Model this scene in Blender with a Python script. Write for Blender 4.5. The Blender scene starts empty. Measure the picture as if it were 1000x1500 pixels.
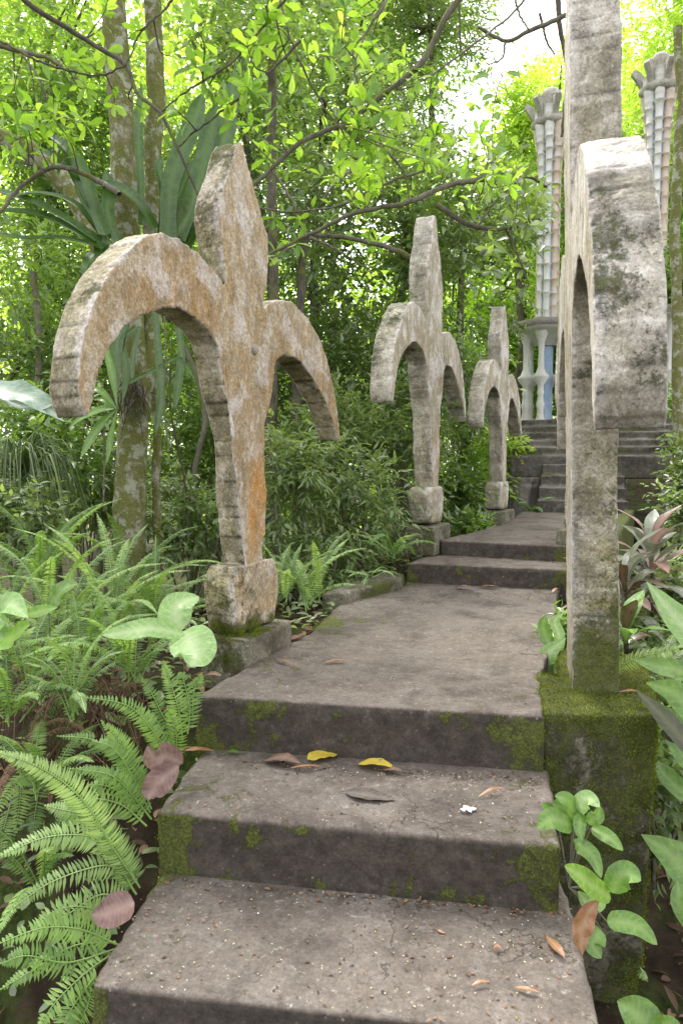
import bpy, bmesh, math, random
import numpy as np
from mathutils import Vector, noise, Matrix
rng = np.random.default_rng(11); random.seed(5)
sc = bpy.context.scene
COL = sc.collection
R = math.radians
# ------------------------------------------------------------------ camera
F = 1000.0; EYE = np.array([0, 0, .885])
pit = math.atan(70/F); psi = math.atan(285/F*math.cos(pit))
cf = np.array([-math.sin(psi)*math.cos(pit), math.cos(psi)*math.cos(pit), -math.sin(pit)])
cr = np.array([math.cos(psi), math.sin(psi), 0.]); cu = np.cross(cr, cf)
cam = bpy.data.cameras.new('camera'); co = bpy.data.objects.new('camera', cam); COL.objects.link(co)
cam.sensor_fit = 'VERTICAL'; cam.sensor_height = 36; cam.lens = 24; cam.clip_end = 500; cam.clip_start = .05
co.location = EYE
co.rotation_euler = Matrix(((cr[0], cu[0], -cf[0]), (cr[1], cu[1], -cf[1]), (cr[2], cu[2], -cf[2]))).to_euler()
sc.camera = co
def ray(x, y): return cf+cr*(x-500)/F+cu*(750-y)/F
def at(x, y, d): return EYE+ray(x, y)*d            # point at a distance along the view
def onz(x, y, z):
    d = ray(x, y); return EYE+d*(z-EYE[2])/d[2]
def plane(x, y, P, th):
    t = R(th); d = ray(x, y); D = (math.sin(t), math.cos(t)); N = (math.cos(t), -math.sin(t))
    k = (P[0]*N[0]+P[1]*N[1])/(d[0]*N[0]+d[1]*N[1]); q = EYE+d*k
    return ((q[0]-P[0])*D[0]+(q[1]-P[1])*D[1], q[2])
# ------------------------------------------------------------------ node helpers
def nmat(name):
    m = bpy.data.materials.new(name); m.use_nodes = True; nt = m.node_tree; nt.nodes.clear()
    out = nt.nodes.new('ShaderNodeOutputMaterial'); return m, nt, out
class NT:
    def __init__(s, nt): s.nt = nt; s.n = nt.nodes; s.l = nt.links
    def new(s, t, **k):
        n = s.n.new(t)
        for a, b in k.items():
            if hasattr(n, a): setattr(n, a, b)
        return n
    def put(s, sock, v):
        if isinstance(v, bpy.types.NodeSocket): s.l.new(v, sock)
        elif isinstance(v, tuple) and len(v) == 3 and sock.type == 'RGBA': sock.default_value = (*v, 1)
        else: sock.default_value = v
    def co(s): return s.new('ShaderNodeTexCoord').outputs['Object']
    def mapping(s, v, sc_):
        n = s.new('ShaderNodeMapping'); s.l.new(v, n.inputs[0]); n.inputs['Scale'].default_value = sc_; return n.outputs[0]
    def noise(s, v, scale, det=5, rough=.6):
        n = s.new('ShaderNodeTexNoise'); s.l.new(v, n.inputs['Vector'])
        n.inputs['Scale'].default_value = scale; n.inputs['Detail'].default_value = det; n.inputs['Roughness'].default_value = rough
        return n.outputs['Fac']
    def vor(s, v, scale):
        n = s.new('ShaderNodeTexVoronoi'); s.l.new(v, n.inputs['Vector']); n.inputs['Scale'].default_value = scale; return n
    def ramp(s, f, stops):
        n = s.new('ShaderNodeValToRGB'); s.l.new(f, n.inputs[0]); e = n.color_ramp.elements
        while len(e) < len(stops): e.new(.5)
        for i, (p, c) in enumerate(stops):
            e[i].position = p; e[i].color = (*c, 1) if isinstance(c, tuple) else (c, c, c, 1)
        return n.outputs[0]
    def mix(s, f, a, b, mode='MIX'):
        n = s.new('ShaderNodeMix', data_type='RGBA', blend_type=mode)
        s.put(n.inputs[0], f); s.put(n.inputs[6], a); s.put(n.inputs[7], b); return n.outputs[2]
    def math(s, op, a, b=0.):
        n = s.new('ShaderNodeMath', operation=op); s.put(n.inputs[0], a); s.put(n.inputs[1], b); return n.outputs[0]
    def step(s, f, a, b):
        n = s.new('ShaderNodeMapRange'); n.clamp = True; s.put(n.inputs[0], f); n.inputs[1].default_value = a; n.inputs[2].default_value = b; return n.outputs[0]
    def attr(s, name):
        n = s.new('ShaderNodeAttribute'); n.attribute_name = name; return n.outputs['Fac']
    def bump(s, h, dist=.01, st=1.):
        n = s.new('ShaderNodeBump'); s.l.new(h, n.inputs['Height']); n.inputs['Distance'].default_value = dist; n.inputs['Strength'].default_value = st
        return n.outputs[0]
    def bsdf(s, out, col, rough=.85, nrm=None, spec=.3):
        b = s.new('ShaderNodeBsdfPrincipled'); s.put(b.inputs['Base Color'], col); s.put(b.inputs['Roughness'], rough)
        b.inputs['Specular IOR Level'].default_value = spec
        if nrm: s.l.new(nrm, b.inputs['Normal'])
        s.l.new(b.outputs[0], out.inputs[0]); return b
MOSS = ((.032, .038, .012), (.095, .112, .024), (.23, .26, .055))
def stone_mat(name, c, dark, pale, streak=(1, 1, 1), spots=0., tan=None, bumpd=.006, k=1.):
    """weathered concrete: attributes moss / grime / tan / edge come with the mesh"""
    m, nt, out = nmat(name); g = NT(nt); v = g.co()
    big = g.noise(g.mapping(v, streak), 3.2, 6, .62); mid = g.noise(g.mapping(v, streak), 17, 6, .7); fine = g.noise(v, 95, 6, .8)
    col = g.ramp(big, [(.30, dark), (.5, c), (.72, pale)])
    col = g.mix(g.math('MULTIPLY', g.step(mid, .52, .60), .6), col, pale)
    col = g.mix(g.math('MULTIPLY', g.step(mid, .44, .34), .65), col, dark)
    if tan:
        t = g.attr('tan'); tf = g.math('MULTIPLY', t, g.step(g.noise(g.mapping(v, (1, 1, .45)), 9, 7, .75), .36, .56))
        col = g.mix(tf, col, g.ramp(mid, [(.35, tan[0]), (.6, tan[1])]))
        o = g.math('MULTIPLY', g.attr('rust'), g.step(g.noise(g.mapping(v, (1, 1, .3)), 12, 6, .7), .35, .6))
        col = g.mix(o, col, (.56, .25, .035))
        col = g.mix(g.math('MULTIPLY', g.attr('olive'), g.step(g.noise(v, 6, 5, .75), .38, .56)), col, g.ramp(fine, [(.3, (.15, .135, .055)), (.7, (.36, .33, .16))]))
        e = g.math('MULTIPLY', g.attr('edge'), g.step(g.noise(v, 25, 5, .8), .38, .52)); col = g.mix(e, col, (.66, .61, .58))
        # dark pores and lichen spots
    lich = g.math('MULTIPLY', g.step(g.noise(v, 38, 6, .8), .60, .66), .55*k); col = g.mix(lich, col, (.60, .58, .53))
    pore = g.math('MULTIPLY', g.step(g.noise(v, 52, 5, .85), .40, .32), .7); col = g.mix(pore, col, (.045, .04, .03))
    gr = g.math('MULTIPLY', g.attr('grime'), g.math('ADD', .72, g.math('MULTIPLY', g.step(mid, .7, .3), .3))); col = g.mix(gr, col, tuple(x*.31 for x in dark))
    if spots:
        vo = g.vor(v, 26); sp = g.math('MULTIPLY', g.step(vo.outputs['Distance'], .13, .07), g.step(g.noise(v, 2.5, 3), .42, .6))
        col = g.mix(g.math('MULTIPLY', sp, spots), col, (.42, .38, .30))
    if spots:
        vv = g.new('ShaderNodeVectorMath', operation='ADD'); nn_ = g.new('ShaderNodeTexNoise'); nt.links.new(v, nn_.inputs['Vector']); nn_.inputs['Scale'].default_value = 5.; nn_.inputs['Detail'].default_value = 6
        sc_ = g.new('ShaderNodeVectorMath', operation='SCALE'); nt.links.new(nn_.outputs['Color'], sc_.inputs[0]); sc_.inputs['Scale'].default_value = .5
        nt.links.new(v, vv.inputs[0]); nt.links.new(sc_.outputs[0], vv.inputs[1]); cv = g.new('ShaderNodeTexVoronoi', feature='DISTANCE_TO_EDGE'); nt.links.new(vv.outputs[0], cv.inputs['Vector']); cv.inputs['Scale'].default_value = 1.35
        crk = g.math('MULTIPLY', g.step(cv.outputs['Distance'], .006, .002), g.step(g.noise(v, 1.9, 3), .50, .58)); col = g.mix(g.math('MULTIPLY', crk, .75), col, (.04, .032, .025))
        st = g.step(g.noise(g.mapping(v, (1.2, 9., 4.)), 6, 5, .75), .50, .66); col = g.mix(g.math('MULTIPLY', st, .28), col, dark)
    col = g.mix(.50*k, col, g.ramp(fine, [(.33, .05), (.67, .95)]), 'OVERLAY')
    col = g.mix(.32*k, col, g.ramp(g.noise(v, 38, 5, .8), [(.35, .1), (.65, .9)]), 'OVERLAY')
    mo = g.attr('moss'); mn = g.math('ADD', g.math('MULTIPLY', g.noise(v, 42, 6, .8), .6), g.math('MULTIPLY', g.noise(v, 8, 5, .7), .45))
    mf = g.step(g.math('ADD', mo, g.math('MULTIPLY', g.math('SUBTRACT', mn, .525), 2.2)), .40, .62)
    mc = g.ramp(g.noise(v, 130, 4, .8), [(.3, MOSS[0]), (.5, MOSS[1]), (.72, MOSS[2])])
    mc = g.mix(g.step(g.noise(v, 5, 3), .45, .62), mc, (.10, .075, .03), 'MIX') if False else mc
    col = g.mix(g.math('MULTIPLY', mf, .85), col, mc)
    h = g.math('ADD', g.math('MULTIPLY', mid, .8), g.math('MULTIPLY', fine, .35))
    h = g.math('SUBTRACT', h, g.math('MULTIPLY', pore, .25))
    h = g.math('ADD', h, g.math('MULTIPLY', mf, g.math('MULTIPLY', g.noise(v, 150, 3, .8), 1.2)))
    g.bsdf(out, col, .92, g.bump(h, bumpd, 1.), .2); return m
def leaf_mat(name, stops, trans=.45, gloss=.08, rough=.4, tgain=1.5):
    gloss *= .7
    m, nt, out = nmat(name); g = NT(nt)
    col = g.ramp(g.attr('rnd'), stops)
    col = g.mix(.35, col, g.ramp(g.noise(g.co(), 1.3, 3), [(.35, .25), (.65, .75)]), 'OVERLAY')
    d = g.new('ShaderNodeBsdfDiffuse'); g.put(d.inputs[0], col)
    t = g.new('ShaderNodeBsdfTranslucent'); g.put(t.inputs[0], g.mix(1., col, (tgain*1.05, tgain, tgain*.55), 'MULTIPLY'))
    mx = g.new('ShaderNodeMixShader'); mx.inputs[0].default_value = trans; nt.links.new(d.outputs[0], mx.inputs[1]); nt.links.new(t.outputs[0], mx.inputs[2])
    gl = g.new('ShaderNodeBsdfGlossy'); gl.inputs['Roughness'].default_value = rough; gl.inputs[0].default_value = (1, 1, .94, 1)
    m2 = g.new('ShaderNodeMixShader'); m2.inputs[0].default_value = gloss; nt.links.new(mx.outputs[0], m2.inputs[1]); nt.links.new(gl.outputs[0], m2.inputs[2])
    nt.links.new(m2.outputs[0], out.inputs[0]); return m
def bark_mat(name, c, dark, moss=.5, lichen=.3):
    m, nt, out = nmat(name); g = NT(nt); v = g.co()
    n1 = g.noise(g.mapping(v, (1, 1, .35)), 20, 6, .7); n2 = g.noise(v, 7, 5, .7)
    col = g.ramp(n1, [(.3, dark), (.65, c)])
    col = g.mix(g.step(n2, .62-.3*moss, .72-.3*moss), col, g.ramp(g.noise(v, 90, 4, .8), [(.3, (.08, .085, .025)), (.7, (.26, .27, .09))]))
    col = g.mix(g.math('MULTIPLY', g.step(g.noise(v, 9, 7, .75), .68-.22*lichen, .74-.22*lichen), .8), col, (.42, .43, .35))
    g.bsdf(out, col, .95, g.bump(g.math('ADD', n1, g.noise(v, 90, 4, .8)), .012, .9), .1); return m
# ------------------------------------------------------------------ object helpers
def tag(o, label=None, cat=None, group=None, kind=None):
    for k, v in (('label', label), ('category', cat), ('group', group), ('kind', kind)):
        if v: o[k] = v
    return o
def thing(name, label, cat, loc=(0, 0, 0), rz=0, group=None):
    o = bpy.data.objects.new(name, None); COL.objects.link(o); o.location = Vector(loc); o.rotation_euler = (0, 0, rz)
    o.empty_display_size = .1
    return tag(o, label, cat, group)
def link(name, me, parent=None):
    o = bpy.data.objects.new(name, me); COL.objects.link(o)
    if parent: o.parent = parent
    return o
def mesh(name, V, T, mat, parent=None, rnd=None, smooth=False, local=True):
    """triangle or quad soup -> one mesh object; world verts are moved to the parent's frame"""
    V = np.asarray(V, dtype=np.float32).reshape(-1, 3)
    T = np.asarray(T, dtype=np.int32)
    root = parent
    if parent is not None and local:
        off = np.zeros(3); p = parent
        while p is not None: off += np.array(p.location); p = p.parent
        V = (V-off).astype(np.float32)
    k = T.shape[1]; me = bpy.data.meshes.new(name)
    me.vertices.add(len(V)); me.vertices.foreach_set('co', V.ravel())
    me.loops.add(T.size); me.loops.foreach_set('vertex_index', T.ravel())
    me.polygons.add(len(T)); me.polygons.foreach_set('loop_start', np.arange(0, T.size, k, dtype=np.int32))
    me.polygons.foreach_set('loop_total', np.full(len(T), k, dtype=np.int32))
    if smooth: me.polygons.foreach_set('use_smooth', np.ones(len(T), dtype=bool))
    me.update(calc_edges=True)
    if rnd is not None:
        a = me.attributes.new('rnd', 'FLOAT', 'FACE'); a.data.foreach_set('value', np.asarray(rnd, dtype=np.float32))
    me.materials.append(mat)
    return link(name, me, parent)
def unit(a): return a/np.maximum(np.linalg.norm(a, axis=-1, keepdims=True), 1e-9)
# leaf templates: across, along, up
def tmpl(kind):
    if kind == 'far':
        return np.array([(0, 0, 0), (-.5, .42, .10), (0, 1, -.05), (.5, .42, .10)]), np.array([(0, 2, 1), (0, 3, 2)])
    prof = {'oval': [(.22, .36), (.5, .5), (.78, .34)], 'obov': [(.25, .22), (.55, .46), (.82, .40)], 'lance': [(.15, .36), (.4, .5), (.72, .28)],
            'heart': [(.06, .36), (.30, .5), (.70, .30)], 'round': [(.12, .36), (.42, .5), (.78, .42)]}[kind]
    V = [(0, 0, 0)]
    for y, w in prof: V += [(-w, y, .10*w+.02-.16*y*y), (0, y, -.16*y*y), (w, y, .10*w+.02-.16*y*y)]
    V.append((0, 1, -.2)); T = [(0, 2, 1), (0, 3, 2)]
    for i in range(len(prof)-1):
        a = 1+3*i
        T += [(a, a+1, a+4), (a, a+4, a+3), (a+1, a+2, a+5), (a+1, a+5, a+4)]
    a = 1+3*(len(prof)-1); t = len(V)-1; T += [(a, a+1, t), (a+1, a+2, t)]
    return np.array(V), np.array(T)
TM = {k: tmpl(k) for k in ('far', 'oval', 'obov', 'lance', 'heart', 'round')}
class Soup:
    def __init__(s): s.V = []; s.T = []; s.r = []; s.n = 0
    def add(s, V, T, r):
        s.V.append(V); s.T.append(T+s.n); s.r.append(r); s.n += len(V)
    def leaves(s, O, D, N, L, W, kind='far', r=None):
        tv, tt = TM[kind]; n = len(O)
        if n == 0: return
        D = unit(D); S = unit(np.cross(D, N)); N = np.cross(S, D)
        L = np.broadcast_to(np.asarray(L, float), (n,)); W = np.broadcast_to(np.asarray(W, float), (n,))
        V = O[:, None, :]+S[:, None, :]*(tv[None, :, 0:1]*W[:, None, None])+D[:, None, :]*(tv[None, :, 1:2]*L[:, None, None])+N[:, None, :]*(tv[None, :, 2:3]*L[:, None, None])
        T = tt[None]+(np.arange(n)*len(tv))[:, None, None]
        if r is None: r = rng.random(n)
        s.add(V.reshape(-1, 3), T.reshape(-1, 3), np.repeat(r, len(tt)))
    def tube(s, pts, rad, sides=6, r=.5):
        pts = np.asarray(pts, float); n = len(pts); rad = np.broadcast_to(np.asarray(rad, float), (n,))
        t = unit(np.gradient(pts, axis=0)); ref = np.array([0, 0, 1.]) if abs(t[:, 2]).mean() < .8 else np.array([1., 0, 0])
        a = unit(np.cross(t, ref)); b = np.cross(t, a); an = np.linspace(0, 2*np.pi, sides, endpoint=False)
        V = pts[:, None]+rad[:, None, None]*(a[:, None]*np.cos(an)[None, :, None]+b[:, None]*np.sin(an)[None, :, None])
        T = []
        for i in range(n-1):
            for j in range(sides):
                p, q = i*sides+j, i*sides+(j+1) % sides; T += [(p, q, q+sides), (p, q+sides, p+sides)]
        T = np.array(T); s.add(V.reshape(-1, 3), T, np.full(len(T), r))
    def obj(s, name, mat, parent=None, smooth=False):
        return mesh(name, np.concatenate(s.V), np.concatenate(s.T), mat, parent, np.concatenate(s.r), smooth)
def curve(pts, n=12):
    P = np.asarray(pts, float)
    if len(P) == 2: return P[0]+(P[1]-P[0])*np.linspace(0, 1, n)[:, None]
    P = np.vstack([2*P[0]-P[1], P, 2*P[-1]-P[-2]]); out = []
    m = len(P)-3; per = max(2, n//m)
    for i in range(m):
        t = np.linspace(0, 1, per, endpoint=False)[:, None]; a, b, c, d = P[i:i+4]
        out.append(.5*((2*b)+(-a+c)*t+(2*a-5*b+4*c-d)*t*t+(-a+3*b-3*c+d)*t**3))
    out.append(P[-2][None]); return np.vstack(out)
# ------------------------------------------------------------------ stone solids (remeshed, worn)
dg = lambda: bpy.context.evaluated_depsgraph_get()
def worn(name, bm, mat, parent=None, voxel=.012, amp=.004, attrs=None, post=None, smooth=True, fr=7.):
    me = bpy.data.meshes.new('tmp'); bmesh.ops.recalc_face_normals(bm, faces=bm.faces[:]); bm.to_mesh(me); bm.free()
    o = bpy.data.objects.new('tmp', me); COL.objects.link(o)
    r = o.modifiers.new('r', 'REMESH'); r.mode = 'VOXEL'; r.voxel_size = voxel
    s_ = o.modifiers.new('s', 'SMOOTH'); s_.iterations = 1; s_.factor = .45
    m2 = bpy.data.meshes.new_from_object(o.evaluated_get(dg())); bpy.data.objects.remove(o); bpy.data.meshes.remove(me)
    n = len(m2.vertices); V = np.empty(n*3, np.float32); m2.vertices.foreach_get('co', V); V = V.reshape(-1, 3)
    N = np.empty(n*3, np.float32); m2.vertices.foreach_get('normal', N); N = N.reshape(-1, 3)
    h = np.array([noise.fractal(Vector(p)*fr, .9, 2.1, 5) for p in V.tolist()], np.float32)
    V2 = V+N*(h*amp)[:, None]
    if post is not None: V2 = post(V, N, V2)
    m2.vertices.foreach_set('co', V2.ravel()); m2.materials.clear(); m2.materials.append(mat)
    if smooth: m2.polygons.foreach_set('use_smooth', np.ones(len(m2.polygons), bool))
    A = {'moss': np.zeros(n), 'grime': np.zeros(n)}
    if attrs: A.update(attrs(V, N, h))
    for k, a in A.items():
        at_ = m2.attributes.new(k, 'FLOAT', 'POINT'); at_.data.foreach_set('value', np.asarray(a, np.float32))
    m2.update(); m2.name = name
    return link(name, m2, parent)
def prism(poly, z0, z1, bm=None, top=None):
    """poly of (x,y); top optional shifted polygon"""
    bm = bm or bmesh.new(); top = top or poly
    a = [bm.verts.new((p[0], p[1], z0)) for p in poly]; b = [bm.verts.new((p[0], p[1], z1)) for p in top]
    bm.faces.new(a[::-1]); bm.faces.new(b); n = len(poly)
    for i in range(n): bm.faces.new((a[i], a[(i+1) % n], b[(i+1) % n], b[i]))
    return bm
def slab_yz(outline, x0, x1, bm=None):
    bm = bm or bmesh.new(); a = [bm.verts.new((x0, s, z)) for s, z in outline]; b = [bm.verts.new((x1, s, z)) for s, z in outline]
    f1 = bm.faces.new(a); f2 = bm.faces.new(b[::-1]); n = len(a)
    for i in range(n): bm.faces.new((a[i], b[i], b[(i+1) % n], a[(i+1) % n]))
    bmesh.ops.triangulate(bm, faces=[f1, f2]); return bm
def lathe(prof, seg=20, c=(0, 0, 0), sx=1., phase=0):
    V = []; T = []
    for i, (r, z) in enumerate(prof):
        for j in range(seg):
            a = 2*np.pi*j/seg+phase; V.append((c[0]+r*math.cos(a)*sx, c[1]+r*math.sin(a), c[2]+z))
    for i in range(len(prof)-1):
        for j in range(seg):
            p, q = i*seg+j, i*seg+(j+1) % seg; T += [(p, q, q+seg, p+seg)]
    return np.array(V), np.array(T)
def nz(P, f, off=0., oct=4):
    return np.array([noise.fractal(Vector(p)*f+Vector((off, off*.7, off*1.3)), .9, 2.1, oct) for p in P.tolist()])
def sstep(x, a, b):
    t = np.clip((x-a)/(b-a), 0, 1); return t*t*(3-2*t)
# ------------------------------------------------------------------ materials
M = {}
M['path'] = stone_mat('path concrete', (.168, .141, .119), (.120, .099, .082), (.206, .178, .154), spots=.45, bumpd=.004, k=.62)
M['pier'] = stone_mat('mossy concrete', (.17, .155, .11), (.09, .08, .055), (.28, .26, .20), bumpd=.01)
M['statue'] = stone_mat('weathered cast stone', (.40, .345, .265), (.20, .17, .115), (.64, .60, .54), streak=(1, 1, .5),
                        tan=((.36, .22, .085), (.50, .37, .21)), bumpd=.007)
M['greystatue'] = stone_mat('grey lichened stone', (.44, .40, .34), (.21, .19, .145), (.74, .71, .65), streak=(1, 1, .6), k=.9,
                        tan=((.30, .24, .13), (.44, .38, .26)), bumpd=.008)
M['farstone'] = stone_mat('damp grey stone', (.20, .18, .155), (.11, .10, .08), (.30, .28, .25), bumpd=.008, k=.7)
M['capstone'] = stone_mat('lichened capital stone', (.36, .34, .29), (.20, .185, .15), (.5, .48, .43), bumpd=.008, k=.7)
M['bark'] = bark_mat('mossy bark', (.34, .31, .20), (.13, .115, .07), .8, .75)
M['darkbark'] = bark_mat('dark bark', (.17, .15, .12), (.06, .05, .04), .35, .25)
M['twig'] = bark_mat('pale twig bark', (.26, .24, .19), (.11, .10, .075), .35, .3)
G = lambda *c: [(i/(len(c)-1), q) for i, q in enumerate(c)]
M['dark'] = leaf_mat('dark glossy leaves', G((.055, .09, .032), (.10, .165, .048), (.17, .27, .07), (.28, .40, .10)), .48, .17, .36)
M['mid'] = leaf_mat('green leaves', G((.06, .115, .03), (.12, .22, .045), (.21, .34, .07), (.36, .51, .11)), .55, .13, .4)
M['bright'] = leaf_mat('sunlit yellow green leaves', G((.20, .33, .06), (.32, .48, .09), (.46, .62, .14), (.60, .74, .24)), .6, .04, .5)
M['fresh'] = leaf_mat('fresh green leaves', G((.085, .18, .025), (.15, .29, .035), (.25, .42, .055), (.38, .55, .10)), .50, .05, .45)
M['dusky'] = leaf_mat('dusky undergrowth leaves', G((.085, .135, .05), (.15, .225, .08), (.225, .325, .115), (.33, .44, .17)), .48, .10, .45)
M['fern'] = leaf_mat('fern green', G((.08, .155, .045), (.135, .245, .06), (.21, .35, .085), (.31, .46, .14)), .42, .05, .5)
M['fernpale'] = leaf_mat('pale fern green', G((.12, .20, .07), (.19, .30, .10), (.28, .42, .14), (.40, .55, .22)), .42, .06, .5)
M['strap'] = None
M['moss'] = leaf_mat('moss tufts', G((.055, .07, .016), (.125, .155, .025), (.22, .27, .035), (.36, .42, .06)), .3, .0, .7)
M['dead'] = leaf_mat('dead leaves', G((.06, .035, .022), (.13, .075, .045), (.22, .13, .08), (.30, .20, .13)), .15, .03, .6, 1.)
def flat_leaf(name, c, c2, vein=(.5, .5, .4), trans=.3, gloss=.05, veins=1.):
    m, nt, out = nmat(name); g = NT(nt); v = g.co()
    col = g.mix(g.step(g.noise(v, 22, 5, .7), .42, .62), c, c2)
    sv = g.math('SINE', g.math('SUBTRACT', g.math('MULTIPLY', g.attr('lu'), 62.), g.math('MULTIPLY', g.attr('lv'), 9.)))
    sv = g.math('MULTIPLY', g.step(sv, .80, .98), veins)
    col = g.mix(g.math('MULTIPLY', sv, .35), col, vein)
    col = g.mix(.3, col, g.ramp(g.noise(v, 60, 4, .7), [(.35, .2), (.65, .8)]), 'OVERLAY')
    col = g.mix(g.math('MULTIPLY', g.step(g.noise(v, 21, 5, .7), .63, .68), .7), col, (.16, .11, .04))
    col = g.mix(g.math('MULTIPLY', g.attr('vein'), .6), col, vein)
    d = g.new('ShaderNodeBsdfDiffuse'); g.put(d.inputs[0], col); t = g.new('ShaderNodeBsdfTranslucent'); g.put(t.inputs[0], col)
    mx = g.new('ShaderNodeMixShader'); mx.inputs[0].default_value = trans; nt.links.new(d.outputs[0], mx.inputs[1]); nt.links.new(t.outputs[0], mx.inputs[2])
    gl = g.new('ShaderNodeBsdfGlossy'); gl.inputs['Roughness'].default_value = .38
    m2 = g.new('ShaderNodeMixShader'); m2.inputs[0].default_value = gloss; nt.links.new(mx.outputs[0], m2.inputs[1]); nt.links.new(gl.outputs[0], m2.inputs[2])
    nt.links.new(m2.outputs[0], out.inputs[0]); return m
M['strap'] = flat_leaf('strap leaf green', (.05, .115, .018), (.085, .17, .028), (.11, .20, .04), .35, .06, 0.)
M['biglight'] = flat_leaf('soft light green leaf', (.26, .44, .13), (.31, .50, .15), (.55, .66, .36), .4)
M['bigmid'] = flat_leaf('broad mid green leaf', (.12, .25, .035), (.18, .33, .055), (.30, .44, .13), .42, .05)
M['bigyoung'] = flat_leaf('young yellow green leaf', (.22, .42, .05), (.30, .50, .07), (.45, .6, .2), .45)
M['silver'] = flat_leaf('silvery leaf underside', (.20, .30, .22), (.27, .37, .28), (.45, .52, .42), .3, .06)
M['darkbig'] = flat_leaf('dark olive leaf underside', (.035, .045, .012), (.055, .06, .018), (.12, .12, .05), .15, .06)
M['cordpink'] = flat_leaf('pink flushed leaf', (.42, .22, .19), (.26, .24, .17), (.5, .3, .25), .3, .08, 0.)
M['cordgrey'] = flat_leaf('grey green leaf with a red flush', (.17, .22, .13), (.30, .29, .22), (.34, .34, .26), .3, .10, 0.)
M['corddark'] = flat_leaf('dark maroon leaf', (.08, .045, .03), (.12, .12, .04), (.18, .09, .06), .2, .10, 0.)
M['yellow'] = flat_leaf('yellow leaf', (.62, .52, .05), (.55, .42, .06), (.6, .4, .1), .2)
M['orange'] = flat_leaf('orange brown leaf', (.33, .16, .075), (.22, .11, .055), (.4, .26, .14), .12)
M['brown'] = flat_leaf('brown leaf', (.16, .095, .07), (.23, .15, .11), (.28, .2, .15), .1, .03)
M['purple'] = flat_leaf('purplish brown leaf', (.19, .11, .10), (.25, .155, .13), (.36, .26, .22), .15, .03)
M['white'] = flat_leaf('white petal', (.82, .82, .84), (.75, .75, .78), (.8, .8, .8), .2, .02)
M['greyflake'] = flat_leaf('grey flake', (.10, .085, .075), (.15, .13, .115), (.2, .17, .15), .0, .0)
# ------------------------------------------------------------------ world and light
w = bpy.data.worlds.new('World'); sc.world = w; w.use_nodes = True; wn = w.node_tree; wn.nodes.clear()
sky = wn.nodes.new('ShaderNodeTexSky'); sky.sky_type = 'NISHITA'; sky.sun_disc = False
SE, SR = R(58), R(-30)
sky.sun_elevation = SE; sky.sun_rotation = SR; sky.dust_density = 3.; sky.air_density = 1.
hs = wn.nodes.new('ShaderNodeHueSaturation'); hs.inputs['Saturation'].default_value = .10
bg = wn.nodes.new('ShaderNodeBackground'); bg.inputs[1].default_value = .15; wo = wn.nodes.new('ShaderNodeOutputWorld')
wn.links.new(sky.outputs[0], hs.inputs['Color']); wn.links.new(hs.outputs[0], bg.inputs[0]); wn.links.new(bg.outputs[0], wo.inputs[0])
sl = bpy.data.lights.new('sun', 'SUN'); sl.energy = .95; sl.angle = R(18); sl.color = (1, .96, .88)
so = bpy.data.objects.new('sun', sl); COL.objects.link(so)
sd = Vector((math.sin(SR)*math.cos(SE), math.cos(SR)*math.cos(SE), math.sin(SE)))   # direction to the sun
so.rotation_euler = sd.to_track_quat('Z', 'Y').to_euler()
sc.view_settings.view_transform = 'Standard'; sc.view_settings.look = 'None'; sc.view_settings.exposure = 2.05; sc.view_settings.gamma = 1
sc.render.engine = 'CYCLES'
sc.cycles.max_bounces = 7; sc.cycles.diffuse_bounces = 4; sc.cycles.transmission_bounces = 4; sc.cycles.glossy_bounces = 2
# ------------------------------------------------------------------ ground
Z1, Z3, Z4 = -.2, .145, .269
def gz(x, y):
    edgeL = -1.15+.14*np.clip(y-2.3, -1, 8)
    d = edgeL-x
    left = -.10-.16*np.clip(d, 0, 2)-.30*np.clip(d-2, 0, 6)+.03*np.clip(y-3, 0, 8)
    left = np.where(y < 2.9, left-1.15*sstep(2.9-y, 0., 1.2), left)
    edgeR = .35+.12*np.clip(y-2.3, -1, 8)
    e = x-edgeR
    right = -1.05+.13*np.clip(y-3, 0, 9)-.04*np.clip(e, 0, 10)+.05*np.sin(x*2+y)
    z = np.where(d > 0, left, np.where(e > 0, right, np.minimum(left, -.45)))
    z = np.where((d <= 0) & (y < 2.9), -1.1, z)
    z = z+.04*np.sin(x*3.1+1)*np.cos(y*2.7)
    far = np.hypot(x, y-3)
    z = z-.05*np.clip(far-9, 0, 30)
    hill = 4.5*sstep(y-.2*abs(x-5), 16, 34)*sstep(x, -7, 3)
    return z+hill
gx = np.concatenate([np.arange(-70, -8, 2.), np.arange(-8, 6, .14), np.arange(6, 71, 2.)]); gy = np.concatenate([np.arange(-40, -2, 2.), np.arange(-2, 14, .14), np.arange(14, 120, 2.)])
X, Y = np.meshgrid(gx, gy); Zg = gz(X, Y); nx, ny = len(gx), len(gy)
idx = np.arange(nx*ny).reshape(ny, nx); Q = np.stack([idx[:-1, :-1], idx[:-1, 1:], idx[1:, 1:], idx[1:, :-1]], -1).reshape(-1, 4)
m, nt, out = nmat('forest soil'); g = NT(nt); v = g.co()
sc1 = g.ramp(g.noise(v, 9, 6, .7), [(.3, (.022, .016, .010)), (.55, (.06, .043, .028)), (.75, (.10, .075, .05))])
sc1 = g.mix(g.step(g.noise(v, 2.2, 5, .6), .5, .62), sc1, g.ramp(g.noise(v, 40, 3), [(.3, (.03, .05, .012)), (.7, (.09, .12, .03))]))
g.bsdf(out, sc1, .95, g.bump(g.noise(v, 30, 6, .8), .03), .1); M['soil'] = m
tag(mesh('ground', np.stack([X, Y, Zg], -1).reshape(-1, 3), Q, m, smooth=True), kind='structure')
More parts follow.
